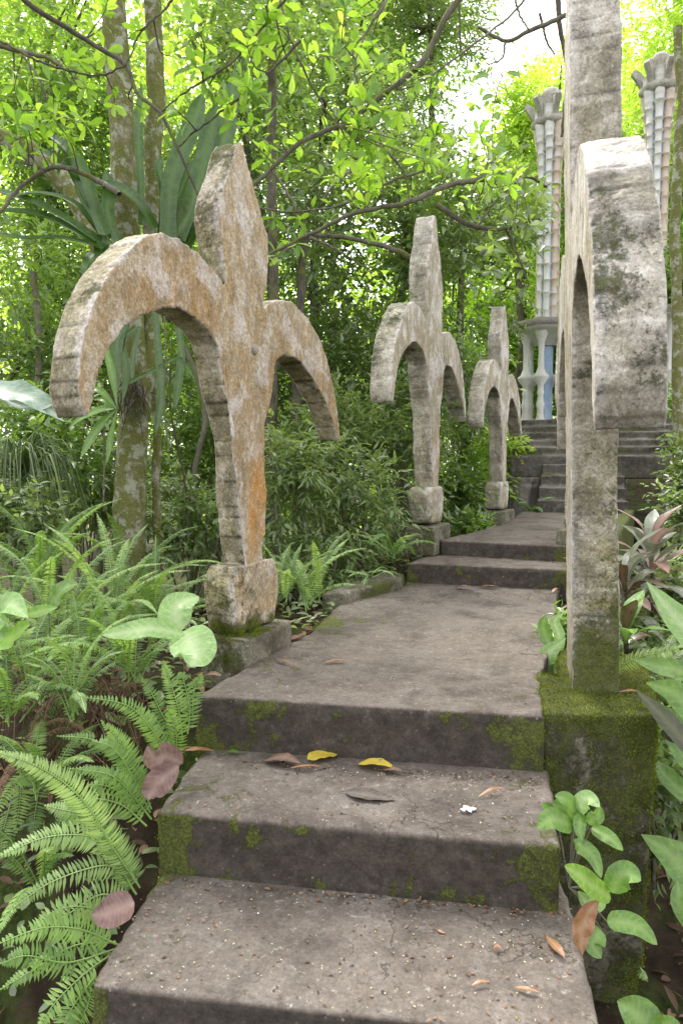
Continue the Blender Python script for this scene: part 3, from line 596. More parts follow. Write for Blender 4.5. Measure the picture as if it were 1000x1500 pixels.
TB = [  # px, py, depth, rx, rz (px), material, clusters, leaf length, width, label
 (600, 400, 8.2, 170, 210, 'dark', 1500, .115, .050, 'dense dark tree with glossy leaves right behind the second left sculpture'),
 (470, 250, 9.5, 170, 230, 'dark', 1500, .11, .046, 'tall dark leaved tree between the first two left sculptures'),
 (330, 120, 9.0, 190, 170, 'mid', 1300, .11, .046, 'green tree filling the sky above the nearest left sculpture'),
 (60, 180, 8.5, 170, 220, 'mid', 1500, .11, .045, 'leafy tree in the upper left corner behind the leaning limb'),
 (40, 520, 7.6, 150, 190, 'mid', 1300, .10, .042, 'low green tree behind the drooping arm of the nearest left sculpture'),
 (280, 520, 10.5, 210, 200, 'mid', 1500, .12, .05, 'green tree seen through the near arch of the first left sculpture'),
 (460, 560, 9.0, 140, 150, 'dark', 1000, .10, .042, 'dark tree seen below the right arm of the first left sculpture'),
 (680, 350, 11., 100, 150, 'dark', 1000, .125, .052, 'dark leafy tree left of the white and blue tower'),
 (630, 60, 13., 85, 200, 'dusky', 1300, .15, .028, 'airy tree with narrow leaves beside the bright patch of sky'),
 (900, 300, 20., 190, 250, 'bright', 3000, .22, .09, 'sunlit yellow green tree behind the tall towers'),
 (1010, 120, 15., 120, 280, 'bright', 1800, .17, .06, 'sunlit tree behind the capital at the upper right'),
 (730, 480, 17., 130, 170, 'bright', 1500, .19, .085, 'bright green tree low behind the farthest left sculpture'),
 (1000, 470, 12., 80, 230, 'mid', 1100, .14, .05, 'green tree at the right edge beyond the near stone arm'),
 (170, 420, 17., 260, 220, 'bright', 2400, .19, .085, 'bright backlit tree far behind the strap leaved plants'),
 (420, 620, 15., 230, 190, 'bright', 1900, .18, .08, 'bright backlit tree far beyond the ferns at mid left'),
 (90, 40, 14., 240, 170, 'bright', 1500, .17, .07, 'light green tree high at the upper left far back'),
 (630, 600, 12., 100, 100, 'mid', 900, .12, .05, 'rounded green tree low between the second and third left sculptures'),
 (520, 60, 15., 200, 150, 'mid', 1600, .17, .06, 'mid green tree high behind the foreground twigs'),
 (900, 330, 13.5, 150, 160, 'mid', 1300, .15, .06, 'green tree close behind the twin towers'),
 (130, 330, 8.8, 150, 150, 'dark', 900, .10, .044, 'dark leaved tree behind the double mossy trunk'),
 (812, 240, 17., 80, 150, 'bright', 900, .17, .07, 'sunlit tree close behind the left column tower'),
 (765, 190, 15., 42, 100, 'bright', 420, .15, .06, 'thin sunlit tree left of the left column tower against the sky'),
 (742, 300, 13.5, 55, 70, 'bright', 420, .14, .055, 'small sunlit tree low before the sky gap'),
 (840, 560, 15.5, 130, 130, 'mid', 1200, .16, .07, 'green tree low behind the far stairs'),
]
for (px, py, d, rx, rz, mt, ncl, L, W, lab) in TB:
    c = at(px, py, d); rad = (rx*d/F, rx*d/F*.8, rz*d/F)
    b = np.array([c[0]+rng.normal(0, .3), c[1]+.2, 0]); b[2] = float(gz(b[0], b[1]))
    tree(lab, c, rad, b, mt, int(ncl*(.78 if d < 14 else 1.25)), 7, L, W, trunk_r=.05+.005*d, gap=-.16 if d < 14 else -.5, droop=.35, tone=(0, 1))
# far-off wood that reads as one mass
s = Soup()
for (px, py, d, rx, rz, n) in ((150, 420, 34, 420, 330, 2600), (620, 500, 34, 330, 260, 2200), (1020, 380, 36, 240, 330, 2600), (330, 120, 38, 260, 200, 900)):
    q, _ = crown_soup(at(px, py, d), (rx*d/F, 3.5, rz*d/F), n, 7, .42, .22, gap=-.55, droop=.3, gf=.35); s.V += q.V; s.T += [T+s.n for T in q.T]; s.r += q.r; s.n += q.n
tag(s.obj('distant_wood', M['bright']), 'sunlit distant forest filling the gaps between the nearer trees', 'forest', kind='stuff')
# understorey shrubs
SH = [(430, 700, 5.2, 75, 85, 'dusky', .085, .024), (520, 740, 5.6, 75, 80, 'dusky', .09, .026), (585, 640, 6.6, 70, 90, 'dusky', .085, .028), (480, 640, 6.4, 90, 70, 'dusky', .09, .028),
      (680, 600, 10.6, 40, 50, 'mid', .10, .045), (670, 720, 7.6, 34, 34, 'mid', .10, .045), (560, 560, 7.4, 90, 80, 'dark', .09, .035), (660, 560, 9.0, 70, 80, 'mid', .09, .04),
      (50, 660, 5.6, 110, 90, 'mid', .085, .035), (150, 720, 6.4, 110, 70, 'dusky', .085, .035), (270, 760, 5.6, 80, 70, 'dusky', .08, .030), (280, 650, 7.4, 90, 110, 'mid', .09, .038),
      (20, 760, 4.8, 80, 60, 'dusky', .08, .03), (110, 560, 6.6, 90, 90, 'dark', .09, .04), (350, 560, 8.2, 70, 110, 'dark', .09, .038), (460, 820, 5.2, 90, 40, 'dusky', .07, .024),
      (690, 775, 7.0, 22, 16, 'mid', .09, .04), (732, 655, 10.0, 36, 22, 'bright', .10, .045), (700, 685, 8.6, 24, 30, 'fresh', .12, .035), (1010, 600, 9.0, 30, 60, 'mid', .10, .045),
      (990, 880, 4.6, 40, 40, 'dusky', .085, .03), (948, 945, 4.0, 30, 25, 'dusky', .06, .02), (985, 1030, 3.4, 50, 40, 'dusky', .06, .02), (1010, 740, 6.2, 40, 40, 'dusky', .09, .035), (990, 850, 5.4, 30, 25, 'dusky', .09, .03),
      (960, 1160, 3.0, 50, 80, 'dusky', .07, .022), (1020, 690, 7.6, 30, 50, 'dark', .1, .04), (822, 935, 3.5, 9, 26, 'mid', .06, .025)]
WHERE = ['left of the second sculpture', 'beside the kerb stone', 'behind the second left sculpture', 'between the first two left sculptures', 'under the third left sculpture', 'beside the third sculpture plinth', 'deep behind the second sculpture',
         'behind the second sculpture arm', 'under the pale silvery leaf', 'behind the left ferns', 'beside the thin mossy trunk', 'seen between mossy trunk and sculpture', 'at the left edge above the ferns', 'left of the mossy trunk', 'behind the first sculpture trunk',
         'low on the bank beyond the first sculpture', 'beside the path near the third plinth', 'beside the foot of the far stairs', 'in front of the left slab', 'at the right edge under the stone arm', 'among red leaved plants at the right', 'right beside the near stone trunk', 'over the right slope',
         'behind the red leaved plant', 'close to the right stone trunk', 'at the right beyond the pier', 'at the right edge in shade', 'in the gap between path and near trunk']
for (px, py, d, rx, rz, mt, L, W), wh in zip(SH, WHERE):
    c = at(px, py, d); rad = (rx*d/F, rx*d/F*.8, rz*d/F); b = np.array([c[0], c[1], float(gz(c[0], c[1]))])
    n = int(190*(rad[0]*rad[2])**.8/(L/.09)**2/.3)+60
    col_ = {'dusky': 'dusky green', 'mid': 'green', 'dark': 'dark green', 'bright': 'bright green', 'fresh': 'fresh yellow green'}[mt]
    t = thing('shrub', f'{col_} leafy shrub {wh}', 'shrub', b, 0, 'understorey shrubs')
    s, C = crown_soup(c, rad, n, 8, L, W, 'lance' if d < 6 else 'far', gap=-.35, droop=.25, spread=3.2)
    s.obj('foliage', M[mt], t)
    for i in rng.choice(len(C), min(7, len(C)), replace=False):
        q = Soup(); q.tube(curve([b-np.array([0, 0, .05]), (b+C[i])/2+rng.normal(0, .05, 3), C[i]], 8), np.linspace(.012, .004, 9), 5); q.obj('stem', M['twig'], t, True)
# ------------------------------------------------------------------ named trunks
def px_tube(pts, r0, r1, d, sides=12, n=26, rough=.05):
    P = curve([at(x, y, q) for x, y, q in pts], n); P[1:-1] += rng.normal(0, .006, (len(P)-2, 3))
    rr = np.linspace(r0, r1, len(P))*(1+rng.normal(0, rough, len(P))); return P, rr
t0 = at(190, 905, 5.0); t = thing('mossy_tree', 'mossy pale barked tree forking into two trunks behind the nearest left sculpture', 'tree', t0)
for nm, pts, a, b in (('trunk', [(192, 930, 5.), (190, 800, 5.), (194, 640, 5.), (198, 580, 5.0), (190, 440, 4.95), (184, 300, 4.9), (176, 150, 4.9), (168, 0, 4.9), (160, -150, 4.9)], .125, .075),
                      ('limb', [(200, 610, 5.), (214, 540, 5.05), (222, 440, 5.1), (225, 300, 5.1), (228, 150, 5.1), (224, 0, 5.1), (222, -150, 5.1)], .075, .060),
                      ('limb', [(228, 860, 5.2), (231, 700, 5.2), (228, 600, 5.2), (224, 520, 5.15), (222, 470, 5.1)], .034, .030)):
    P, rr = px_tube(pts, a, b, 5); q = Soup(); q.tube(P, rr, 14); q.obj(nm, M['bark'], t, True)
q, _ = crown_soup(at(200, -190, 5.2), (1.3, 1.2, .6), 160, 7, .11, .045, droop=.3); q.obj('crown', M['mid'], t)
q = Soup()                                        # root mat and vines on the trunk
rt = at(193, 565, 4.85)
for i in range(60):
    p = rt+rng.normal(0, .05, 3); e = p+np.array([rng.normal(0, .06), rng.normal(0, .05), -.05-.25*rng.random()]); q.tube(curve([p, (p+e)/2+rng.normal(0, .03, 3), e], 6), .0035, 4)
q.obj('root_mat', M['darkbark'], t)
def simple_trunk(lab, pts, a, b, mat, name='jungle_tree', crown=None):
    b0 = at(*pts[0]); t = thing(name, lab, 'tree', b0); P, rr = px_tube(pts, a, b, 0); q = Soup(); q.tube(P, rr, 12); q.obj('trunk', M[mat], t, True)
    if crown:
        c, rad, n, mt, L, W = crown; q, _ = crown_soup(c, rad, n, 7, L, W, droop=.3); q.obj('crown', M[mt], t)
simple_trunk('mossy limb leaning in from the left edge, patched with pale lichen', [(150, 372, 6.), (118, 300, 6.), (75, 245, 6.), (30, 215, 6.), (-40, 195, 6.), (-160, 170, 6.1)], .085, .10, 'bark', 'leaning_tree', (at(-160, 60, 6.2), (.9, .9, .7), 180, 'mid', .1, .04))
simple_trunk('dark straight trunk right behind the nearest left sculpture', [(398, 860, 6.2), (399, 740, 6.2), (398, 600, 6.2), (402, 460, 6.3), (398, 250, 6.4), (400, 60, 6.4)], .06, .035, 'darkbark', crown=(at(400, 40, 6.5), (1.0, .8, .6), 260, 'dark', .1, .042))
simple_trunk('dark trunk between the first and second left sculptures', [(436, 820, 7.), (438, 700, 7.), (434, 600, 7.), (440, 450, 7.), (450, 300, 7.)], .08, .035, 'darkbark', crown=(at(450, 300, 7.2), (.9, .8, .8), 260, 'dark', .1, .042))
simple_trunk('slender crooked pale trunk at far left above the ferns', [(110, 800, 6.2), (105, 720, 6.2), (60, 640, 6.2), (55, 590, 6.2), (58, 500, 6.2), (50, 400, 6.3)], .035, .028, 'twig', 'crooked_sapling', (at(50, 380, 6.3), (.5, .5, .5), 110, 'mid', .09, .036))
simple_trunk('slender bowed trunk left of the mossy tree', [(150, 790, 6.4), (120, 700, 6.4), (80, 640, 6.4), (70, 560, 6.4)], .03, .02, 'twig', 'crooked_sapling', (at(70, 540, 6.4), (.45, .4, .4), 90, 'mid', .09, .036))
simple_trunk('thin curved trunk between mossy tree and nearest left sculpture', [(300, 830, 6.5), (285, 700, 6.5), (300, 620, 6.5), (285, 540, 6.5), (262, 490, 6.5), (250, 400, 6.5)], .03, .02, 'twig', 'crooked_sapling', (at(250, 380, 6.6), (.5, .4, .4), 100, 'mid', .09, .036))
simple_trunk('moss covered trunk at the right edge behind the stone arm', [(996, 780, 8.), (992, 600, 8.), (990, 420, 8.), (988, 300, 8.), (996, 180, 8.), (992, 40, 8.)], .07, .05, 'bark', 'jungle_tree', (at(1080, -80, 8.2), (.5, .6, .5), 160, 'bright', .11, .04))
# hanging vines
for lab, pts, rr in (('thin pale aerial root hanging under the near arch', [(240, 440, 4.6), (243, 520, 4.6), (241, 600, 4.6), (248, 662, 4.6)], .006), ('short pale aerial root hanging left of the mossy trunk', [(151, 560, 4.7), (153, 640, 4.7), (152, 738, 4.7)], .006),
                     ('dark thread like vine hanging at top centre', [(671, -20, 6.), (673, 40, 6.), (674, 85, 6.)], .008), ('brown aerial root hanging beside the sculpture arch', [(252, 500, 5.3), (250, 600, 5.3), (270, 700, 5.3), (276, 790, 5.3)], .008)):
    q = Soup(); q.tube(curve([at(*p) for p in pts], 14), rr, 5); tag(q.obj('hanging_vine', M['twig'] if 'pale' in lab else M['darkbark'], None, True), lab, 'vine', 'hanging vines')
# ------------------------------------------------------------------ strap leaves, blades
def blade(pts, w, mat, parent=None, name='leaf', fold=.18, prof=None, nrm=None, n=22, wave=0.):
    """one folded leaf blade along a curve; w = full width; returns object"""
    P = curve(pts, n); m_ = len(P); u = np.linspace(0, 1, m_); t = unit(np.gradient(P, axis=0))
    up = np.array(nrm if nrm is not None else (0, 0, 1.), float); sd = unit(np.cross(t, up)); nn = np.cross(sd, t)
    if prof is None: prof = [(0, .35), (.2, .85), (.5, 1), (.8, .75), (.95, .3), (1, .02)]
    ww = w*.5*np.interp(u, [a for a, _ in prof], [b for _, b in prof]); wv = wave*np.sin(u*19+rng.random()*6)
    cols = [(-1., .0), (-.5, .5), (-.06, 1.), (.06, 1.), (.5, .5), (1., 0.)]
    V = []; ve = []
    for k, (a, h) in enumerate(cols):
        V.append(P+sd*(ww*a)[:, None]+nn*((abs(a)*fold*ww)+(abs(a)*wv*ww*np.sign(a)))[:, None]); ve.append(np.full(m_, 1. if abs(a) < .1 else 0.))
    V = np.stack(V, 1).reshape(-1, 3); ve = np.stack(ve, 1).ravel(); T = []; K = len(cols)
    for i in range(m_-1):
        for j in range(K-1): a = i*K+j; T.append((a, a+1, a+1+K, a+K))
    o = mesh(name, V, T, M[mat] if isinstance(mat, str) else mat, parent, np.full(len(T), rng.random()), True)
    for nm_, ar in (('lu', np.repeat(u, K)), ('lv', np.tile([abs(a) for a, _ in cols], m_))):
        at_ = o.data.attributes.new(nm_, 'FLOAT', 'POINT'); at_.data.foreach_set('value', ar.astype(np.float32))
    at_ = o.data.attributes.new('vein', 'FLOAT', 'POINT'); at_.data.foreach_set('value', ve.astype(np.float32)); return o
OVATE = [(0, .03), (.06, .42), (.18, .82), (.35, 1.), (.55, .93), (.75, .66), (.9, .32), (1, .01)]
ROUNDL = [(0, .05), (.05, .5), (.15, .85), (.4, 1.), (.65, .92), (.85, .6), (.95, .3), (1, .02)]
LANCE = [(0, .12), (.12, .5), (.35, 1), (.6, .92), (.85, .45), (1, .01)]
STRAP = [(0, .9), (.15, .8), (.4, .95), (.7, 1), (.88, .75), (1, .03)]
t = thing('bromeliad', 'strap leaved bromeliad perched behind the nearest left sculpture with tall upright blades', 'plant', at(225, 350, 4.6), 0, 'strap leaved bromeliads')
for pts, w in (([(245, 350), (250, 270), (280, 190), (298, 135)], .13), ([(260, 350), (285, 290), (305, 210), (318, 150)], .14), ([(262, 360), (300, 300), (330, 200), (345, 95)], .12), ([(208, 330), (205, 250), (203, 190), (207, 120)], .06),
               ([(225, 336), (205, 300), (170, 275), (134, 272)], .10), ([(240, 345), (262, 290), (280, 250), (300, 235)], .09), ([(270, 365), (290, 330), (318, 300), (330, 240)], .11), ([(165, 345), (158, 310), (160, 280), (155, 250)], .09),
               ([(245, 355), (255, 330), (272, 305), (285, 290)], .07), ([(235, 350), (240, 290), (232, 250), (238, 230)], .06)):
    blade([at(x, y, 4.6+.1*rng.random()) for x, y in pts], w, 'strap', t, prof=STRAP, fold=.45, nrm=-cf*.6+np.array([0, 0, .5])+cr*.3)
t = thing('bromeliad', 'strap leaved bromeliad with long blades arching left off the mossy trunk', 'plant', at(140, 360, 4.5), 0, 'strap leaved bromeliads')
for pts, w in (([(150, 365), (100, 335), (50, 315), (-30, 308)], .10), ([(145, 355), (100, 325), (40, 295), (-30, 275)], .10), ([(150, 345), (110, 300), (60, 285), (10, 290)], .07), ([(155, 345), (120, 270), (80, 235), (45, 215)], .10),
               ([(150, 340), (125, 260), (100, 220), (60, 190)], .09), ([(160, 335), (150, 355), (152, 378), (160, 392)], .10), ([(150, 372), (140, 372), (130, 385), (124, 410)], .08), ([(168, 340), (172, 350), (178, 365), (180, 380)], .08),
               ([(160, 350), (120, 290), (105, 240), (90, 180)], .06), ([(148, 362), (90, 350), (30, 350), (-20, 340)], .07)):
    blade([at(x, y, 4.35+.1*rng.random()) for x, y in pts], w, 'strap', t, prof=STRAP, fold=.45, nrm=-cf*.5+np.array([0, 0, .8]))
t = thing('bromeliad', 'bromeliad with drooping ribbon leaves on the mossy trunk under the arch', 'plant', at(200, 480, 4.7), 0, 'strap leaved bromeliads')
for pts, w in (([(228, 455), (233, 520), (236, 580), (228, 640)], .055), ([(262, 480), (266, 520), (262, 560), (256, 600)], .06), ([(182, 470), (172, 510), (168, 545), (172, 575)], .09), ([(200, 480), (180, 500), (186, 540), (180, 590)], .05),
               ([(205, 478), (196, 520), (194, 560)], .04), ([(190, 560), (230, 540), (262, 525), (285, 555)], .03)):
    blade([at(x, y, 4.7) for x, y in pts], w, 'strap', t, prof=STRAP, fold=.3, nrm=-cf)
t = thing('palmate_plant', 'epiphyte with long green lance leaves just left of the mossy trunk', 'plant', at(172, 600, 4.6))
for pts, w in (([(172, 598), (150, 600), (120, 612), (100, 628)], .09), ([(172, 600), (150, 575), (135, 570), (118, 578)], .06), ([(170, 600), (150, 620), (130, 650), (118, 672)], .09), ([(172, 600), (160, 590), (150, 585), (138, 586)], .06), ([(172, 600), (163, 640), (160, 660), (156, 680)], .05), ([(172, 596), (165, 550), (158, 520), (160, 500)], .05)):
    blade([at(x, y, 4.6) for x, y in pts], w, 'bigmid', t, prof=LANCE, nrm=-cf*.6+np.array([0, 0, .7]))
t = thing('silver_leaf_plant', 'large silvery jagged leaf reaching in from the left edge', 'plant', at(-60, 560, 4.2))
for pts, w in (([(-40, 560), (10, 572), (50, 585), (95, 618)], .22), ([(-40, 560), (20, 590), (60, 596), (80, 592)], .10)):
    blade([at(x, y, 4.2) for x, y in pts], w, 'silver', t, prof=LANCE, nrm=-cf*.5+np.array([.2, 0, .7]), wave=.12)
q = Soup(); q.tube(curve([at(-60, 900, 4.2), at(-60, 700, 4.2), at(-42, 560, 4.2)], 8), .012, 6); q.obj('stem', M['twig'], t)
# tufted hanging grass at far left
q = Soup(); c0 = at(35, 690, 5.0)
for i in range(150):
    a = rng.random()*6.28; r_ = .25+.35*rng.random(); p = c0+rng.normal(0, .05, 3); e = p+np.array([math.cos(a)*r_, math.sin(a)*r_*.6, -.30-.25*rng.random()]); mid = p+np.array([math.cos(a)*r_*.6, math.sin(a)*r_*.4, .10+.08*rng.random()])
    C_ = curve([p, mid, e], 8); q.tube(C_, np.linspace(.006, .002, len(C_)), 3, r=rng.random())
tag(q.obj('grass_tuft', M['dusky']), 'tuft of long thin drooping grass blades at the left edge', 'grass')
# ------------------------------------------------------------------ ferns
def frond(pts, w, mat, parent, npin=34, nrm=(0, 0, 1), curl=.25, name='frond'):
    P = curve(pts, 24); m_ = len(P); t = unit(np.gradient(P, axis=0)); up = np.array(nrm, float)
    L_ = np.linalg.norm(np.diff(P, axis=0), axis=1).sum(); n = max(18, int(L_/(.0105 if w > .07 else .009))); n = min(n, 84)
    u = np.linspace(.10, .985, n); Pi = np.stack([np.interp(u*(m_-1), np.arange(m_), P[:, k]) for k in range(3)], 1); ti = unit(np.stack([np.interp(u*(m_-1), np.arange(m_), t[:, k]) for k in range(3)], 1))
    sd = unit(np.cross(ti, up)); nn = unit(np.cross(sd, ti)); s = Soup()
    wl = w*.5*np.interp(u, [0, .12, .3, .6, .85, 1], [.35, .75, 1, .85, .42, .06])
    rb = .05+.85*rng.random(); U0, P0, T0, N0, S0, W0 = u, Pi, ti, nn, sd, wl
    for sg in (-1, 1):
        kp = rng.random(len(U0)) > .06; u, Pi, ti, nn, sd, wl = U0[kp], P0[kp], T0[kp], N0[kp], S0[kp], W0[kp]; k = len(u); D = unit(sd*sg+ti*(.18+.25*u[:, None])-nn*curl*(.6+.5*rng.random((k, 1)))+rng.normal(0, .07, (k, 3))); wd = L_/n*.98
        s.leaves(Pi, D, nn+rng.normal(0, .15, (k, 3)), wl*(.93+.14*rng.random(k)), np.minimum(wd*.82, wl*.45+.002), 'lance', np.clip(rb+rng.normal(0, .12, k), 0, 1))
    s.tube(P, np.linspace(.0032, .0012, m_), 4, r=.9)
    return s.obj(name, M[mat], parent)
def fern_clump(label, base, n, ln, w, mat, az=(0, 360), lift=(.5, 1.1), group='sword ferns along the path', droop=.55):
    base = np.array(base, float); t = thing('sword_fern', label, 'fern', base, 0, group)
    for i in range(n):
        a = R(az[0]+(az[1]-az[0])*(i+.8*rng.random())/n); el = lift[0]+(lift[1]-lift[0])*rng.random(); L_ = ln*(.7+.5*rng.random())
        h = np.array([math.cos(a), math.sin(a), 0]); p0 = base+rng.normal(0, .02, 3)
        p1 = p0+(h*math.cos(el)+np.array([0, 0, math.sin(el)]))*L_*.45; e2_ = el-droop*(.6+.6*rng.random())
        p2 = p1+(h*math.cos(e2_)+np.array([0, 0, math.sin(e2_)]))*L_*.33; e3 = e2_-droop*.8
        p3 = p2+(h*math.cos(e3)+np.array([0, 0, math.sin(e3)]))*L_*.25
        frond([p0, p1, p2, p3], w*(.8+.4*rng.random()), mat, t)
    return t
# traced fronds hanging over the left of the steps
def px_fern(label, mat, lst, w0=.085, nrm=None):
    b = at(*lst[0][0]); t = thing('sword_fern', label, 'fern', b, 0, 'sword ferns along the path')
    for pts in lst:
        frond([at(*p) for p in pts], w0*(.85+.3*rng.random()), mat, t, nrm=(-cf*.75+np.array([0, 0, .55])) if nrm is None else nrm, curl=.12)
px_fern('bright sword fern with the largest fronds left of the second step', 'fernpale', [
    [(205, 1300, 2.05), (165, 1240, 1.95), (120, 1170, 1.85), (60, 1125, 1.78), (-15, 1098, 1.72)], [(205, 1300, 2.05), (180, 1255, 2.0), (140, 1205, 1.95), (83, 1158, 1.92)],
    [(190, 1290, 2.05), (150, 1232, 1.95), (75, 1225, 1.88), (-10, 1258, 1.8)], [(200, 1310, 2.05), (165, 1268, 2.0), (80, 1290, 1.92), (8, 1338, 1.9)],
    [(195, 1330, 2.05), (150, 1310, 2.0), (90, 1345, 1.95), (45, 1360, 1.9)], [(185, 1270, 2.08), (130, 1200, 2.05), (110, 1190, 2.0), (65, 1180, 2.0)]], .105)
px_fern('sword fern spilling outward left of the lowest step', 'fern', [
    [(175, 1385, 1.85), (120, 1362, 1.8), (60, 1360, 1.72), (-15, 1388, 1.65)], [(170, 1380, 1.9), (110, 1385, 1.85), (50, 1420, 1.8), (0, 1450, 1.75)], [(160, 1400, 1.85), (120, 1430, 1.8), (80, 1470, 1.75), (55, 1510, 1.72)],
    [(140, 1430, 1.8), (110, 1470, 1.78), (95, 1500, 1.75), (90, 1530, 1.74)], [(175, 1360, 1.95), (130, 1330, 1.9), (80, 1335, 1.88), (45, 1372, 1.85)], [(135, 1440, 1.8), (128, 1475, 1.78), (110, 1500, 1.77)], [(170, 1390, 1.88), (100, 1410, 1.8), (40, 1400, 1.72), (0, 1412, 1.7)]], .085)
px_fern('sword fern beside the first left sculpture plinth, fronds over the riser', 'fern', [
    [(262, 1115, 2.3), (235, 1085, 2.25), (190, 1035, 2.2), (115, 1020, 2.15)], [(268, 1085, 2.35), (262, 1040, 2.3), (250, 1000, 2.3), (238, 968, 2.3)], [(258, 1110, 2.3), (258, 1070, 2.25), (245, 1035, 2.22)],
    [(262, 1080, 2.35), (240, 1050, 2.35), (225, 1020, 2.35), (205, 990, 2.35)], [(282, 1050, 2.4), (285, 1010, 2.45), (296, 985, 2.5)], [(255, 1115, 2.3), (225, 1075, 2.3), (215, 1050, 2.3), (200, 1035, 2.3)], [(275, 1075, 2.38), (278, 1040, 2.4), (270, 1000, 2.4), (262, 985, 2.4)]], .085)
px_fern('sword fern in the middle of the wall left of the top step', 'fern', [
    [(222, 1200, 2.15), (190, 1160, 2.1), (160, 1135, 2.05), (100, 1125, 2.0)], [(220, 1190, 2.15), (190, 1130, 2.12), (165, 1095, 2.1), (135, 1085, 2.1)], [(222, 1185, 2.15), (195, 1120, 2.15), (175, 1085, 2.12), (148, 1055, 2.1)],
    [(225, 1170, 2.2), (190, 1120, 2.2), (140, 1085, 2.15), (83, 1078, 2.1)], [(215, 1210, 2.12), (180, 1180, 2.1), (140, 1170, 2.05), (125, 1180, 2.03)], [(205, 1195, 2.15), (190, 1165, 2.15), (150, 1150, 2.1), (130, 1150, 2.1)]], .075)
px_fern('sword fern hanging down the dark bank at far left', 'fern', [
    [(95, 1015, 2.9), (70, 1040, 2.85), (50, 1080, 2.8), (38, 1125, 2.8)], [(125, 1028, 2.9), (108, 1045, 2.88), (95, 1075, 2.85)], [(30, 1130, 2.7), (30, 1170, 2.65), (22, 1225, 2.6)], [(60, 1140, 2.7), (52, 1190, 2.65), (48, 1225, 2.6)], [(50, 1130, 2.7), (20, 1150, 2.6), (-10, 1200, 2.5)], [(15, 1180, 2.7), (5, 1220, 2.6), (0, 1260, 2.5)]], .10)
for lab, px, py, d, n, ln, mt, w in (
    ('lush sword fern clump at the far left edge beside the bank', 15, 960, 3.3, 15, .62, 'fern', .085), ('lush sword fern clump left of the mossy trunk foot', 90, 940, 3.4, 17, .66, 'fernpale', .08), ('lush sword fern clump in front of the mossy trunk', 160, 930, 3.6, 17, .68, 'fernpale', .075),
    ('lush sword fern clump between mossy trunk and big pale leaves', 225, 935, 3.5, 13, .55, 'fern', .075), ('dim sword fern clump behind the left ones', 60, 870, 4.4, 14, .75, 'fern', .09), ('dim sword fern clump behind the mossy trunk foot', 190, 880, 4.6, 13, .7, 'fern', .085),
    ('sword fern clump covering the bank top at the far left', 20, 1050, 2.6, 13, .40, 'fern', .07), ('sword fern clump drooping over the bank below the big pale leaves', 190, 990, 2.75, 13, .40, 'fern', .065), ('sword fern clump drooping down the middle of the bank', 105, 1045, 2.55, 12, .36, 'fernpale', .065), ('sword fern clump low on the wall below the bank', 60, 1160, 2.4, 11, .34, 'fern', .065), ('dim sword fern clump behind the lowest fronds', 60, 1300, 2.3, 11, .34, 'fern', .065),
    ('low sword fern clump over the bank beside the upper left ferns', 120, 985, 2.9, 12, .45, 'fern', .07), ('small sword fern on the bank over the left wall', 40, 1000, 2.8, 11, .42, 'fernpale', .07)):
    fern_clump(lab, at(px, py, d), n, ln, w, mt, lift=(.55, 1.35), droop=.5)
fern_clump('sword fern beyond the first left sculpture with three tall pale fronds', at(452, 885, 3.75), 11, .42, .075, 'fernpale', lift=(.6, 1.4), droop=.45)
fern_clump('sword fern low behind the first left sculpture block', at(415, 872, 3.7), 8, .40, .07, 'fernpale', lift=(.7, 1.4), droop=.35)
fern_clump('small sword fern left of the second left sculpture plinth', at(575, 812, 5.0), 10, .38, .08, 'fern', lift=(.4, 1.2))
fern_clump('small sword fern on the kerb stone', at(540, 845, 4.7), 6, .22, .05, 'fernpale', lift=(-.2, .9))
fern_clump('small bright fern at the foot of the far stairs', at(778, 750, 9.), 7, .38, .10, 'fernpale', lift=(.3, 1.))
fern_clump('small fern near the left slab columns', at(700, 760, 7.8), 7, .35, .09, 'fern', lift=(.3, 1.))
fern_clump('dull fern on the shaded slope right of the pier', at(965, 1000, 3.4), 9, .40, .08, 'dusky', lift=(.2, 1.))
fern_clump('dull fern low on the shaded right slope', at(950, 1250, 3.0), 7, .25, .05, 'dusky', lift=(.2, 1.))
px_fern('single bright frond crossing right of the near stone trunk', 'fernpale', [[(885, 988, 2.9), (930, 965, 2.8), (970, 955, 2.7), (1012, 945, 2.6)]], .10)
px_fern('tiny bright fern frond beside the pier foot', 'fernpale', [[(925, 1400, 2.6), (935, 1420, 2.5), (948, 1438, 2.45)]], .05)
# ------------------------------------------------------------------ broad leaved plants
def leafplant(name, label, cat, root, leaves, mats, stem='twig', prof=OVATE, nrm=None, group=None, wave=0.03, fold=.14, stems=True):
    b = at(*root); t = thing(name, label, cat, b, 0, group)
    for i, (pts, w) in enumerate(leaves):
        P = [at(*p) for p in pts]; mt = mats[i % len(mats)]
        blade(P, w, mt, t, prof=prof, nrm=(-cf*.7+np.array([0, 0, .6])) if nrm is None else nrm, wave=wave, fold=fold)
        if stems:
            q = Soup(); q.tube(curve([b, (b+P[0])/2+np.array([0, 0, .01]), P[0]], 6), .0022, 5); q.obj('stem', M[stem], t)
    return t
leafplant('broadleaf_plant', 'plant with three big pale green leaves beside the first left plinth', 'plant', (270, 1000, 2.62), [
    ([(268, 922, 2.6), (258, 905, 2.62), (262, 885, 2.66), (292, 874, 2.72)], .135), ([(270, 930, 2.55), (225, 920, 2.5), (190, 925, 2.45), (150, 930, 2.42)], .085), ([(268, 925, 2.58), (280, 940, 2.5), (288, 960, 2.44), (278, 976, 2.4)], .165)], ['biglight'], prof=ROUNDL)
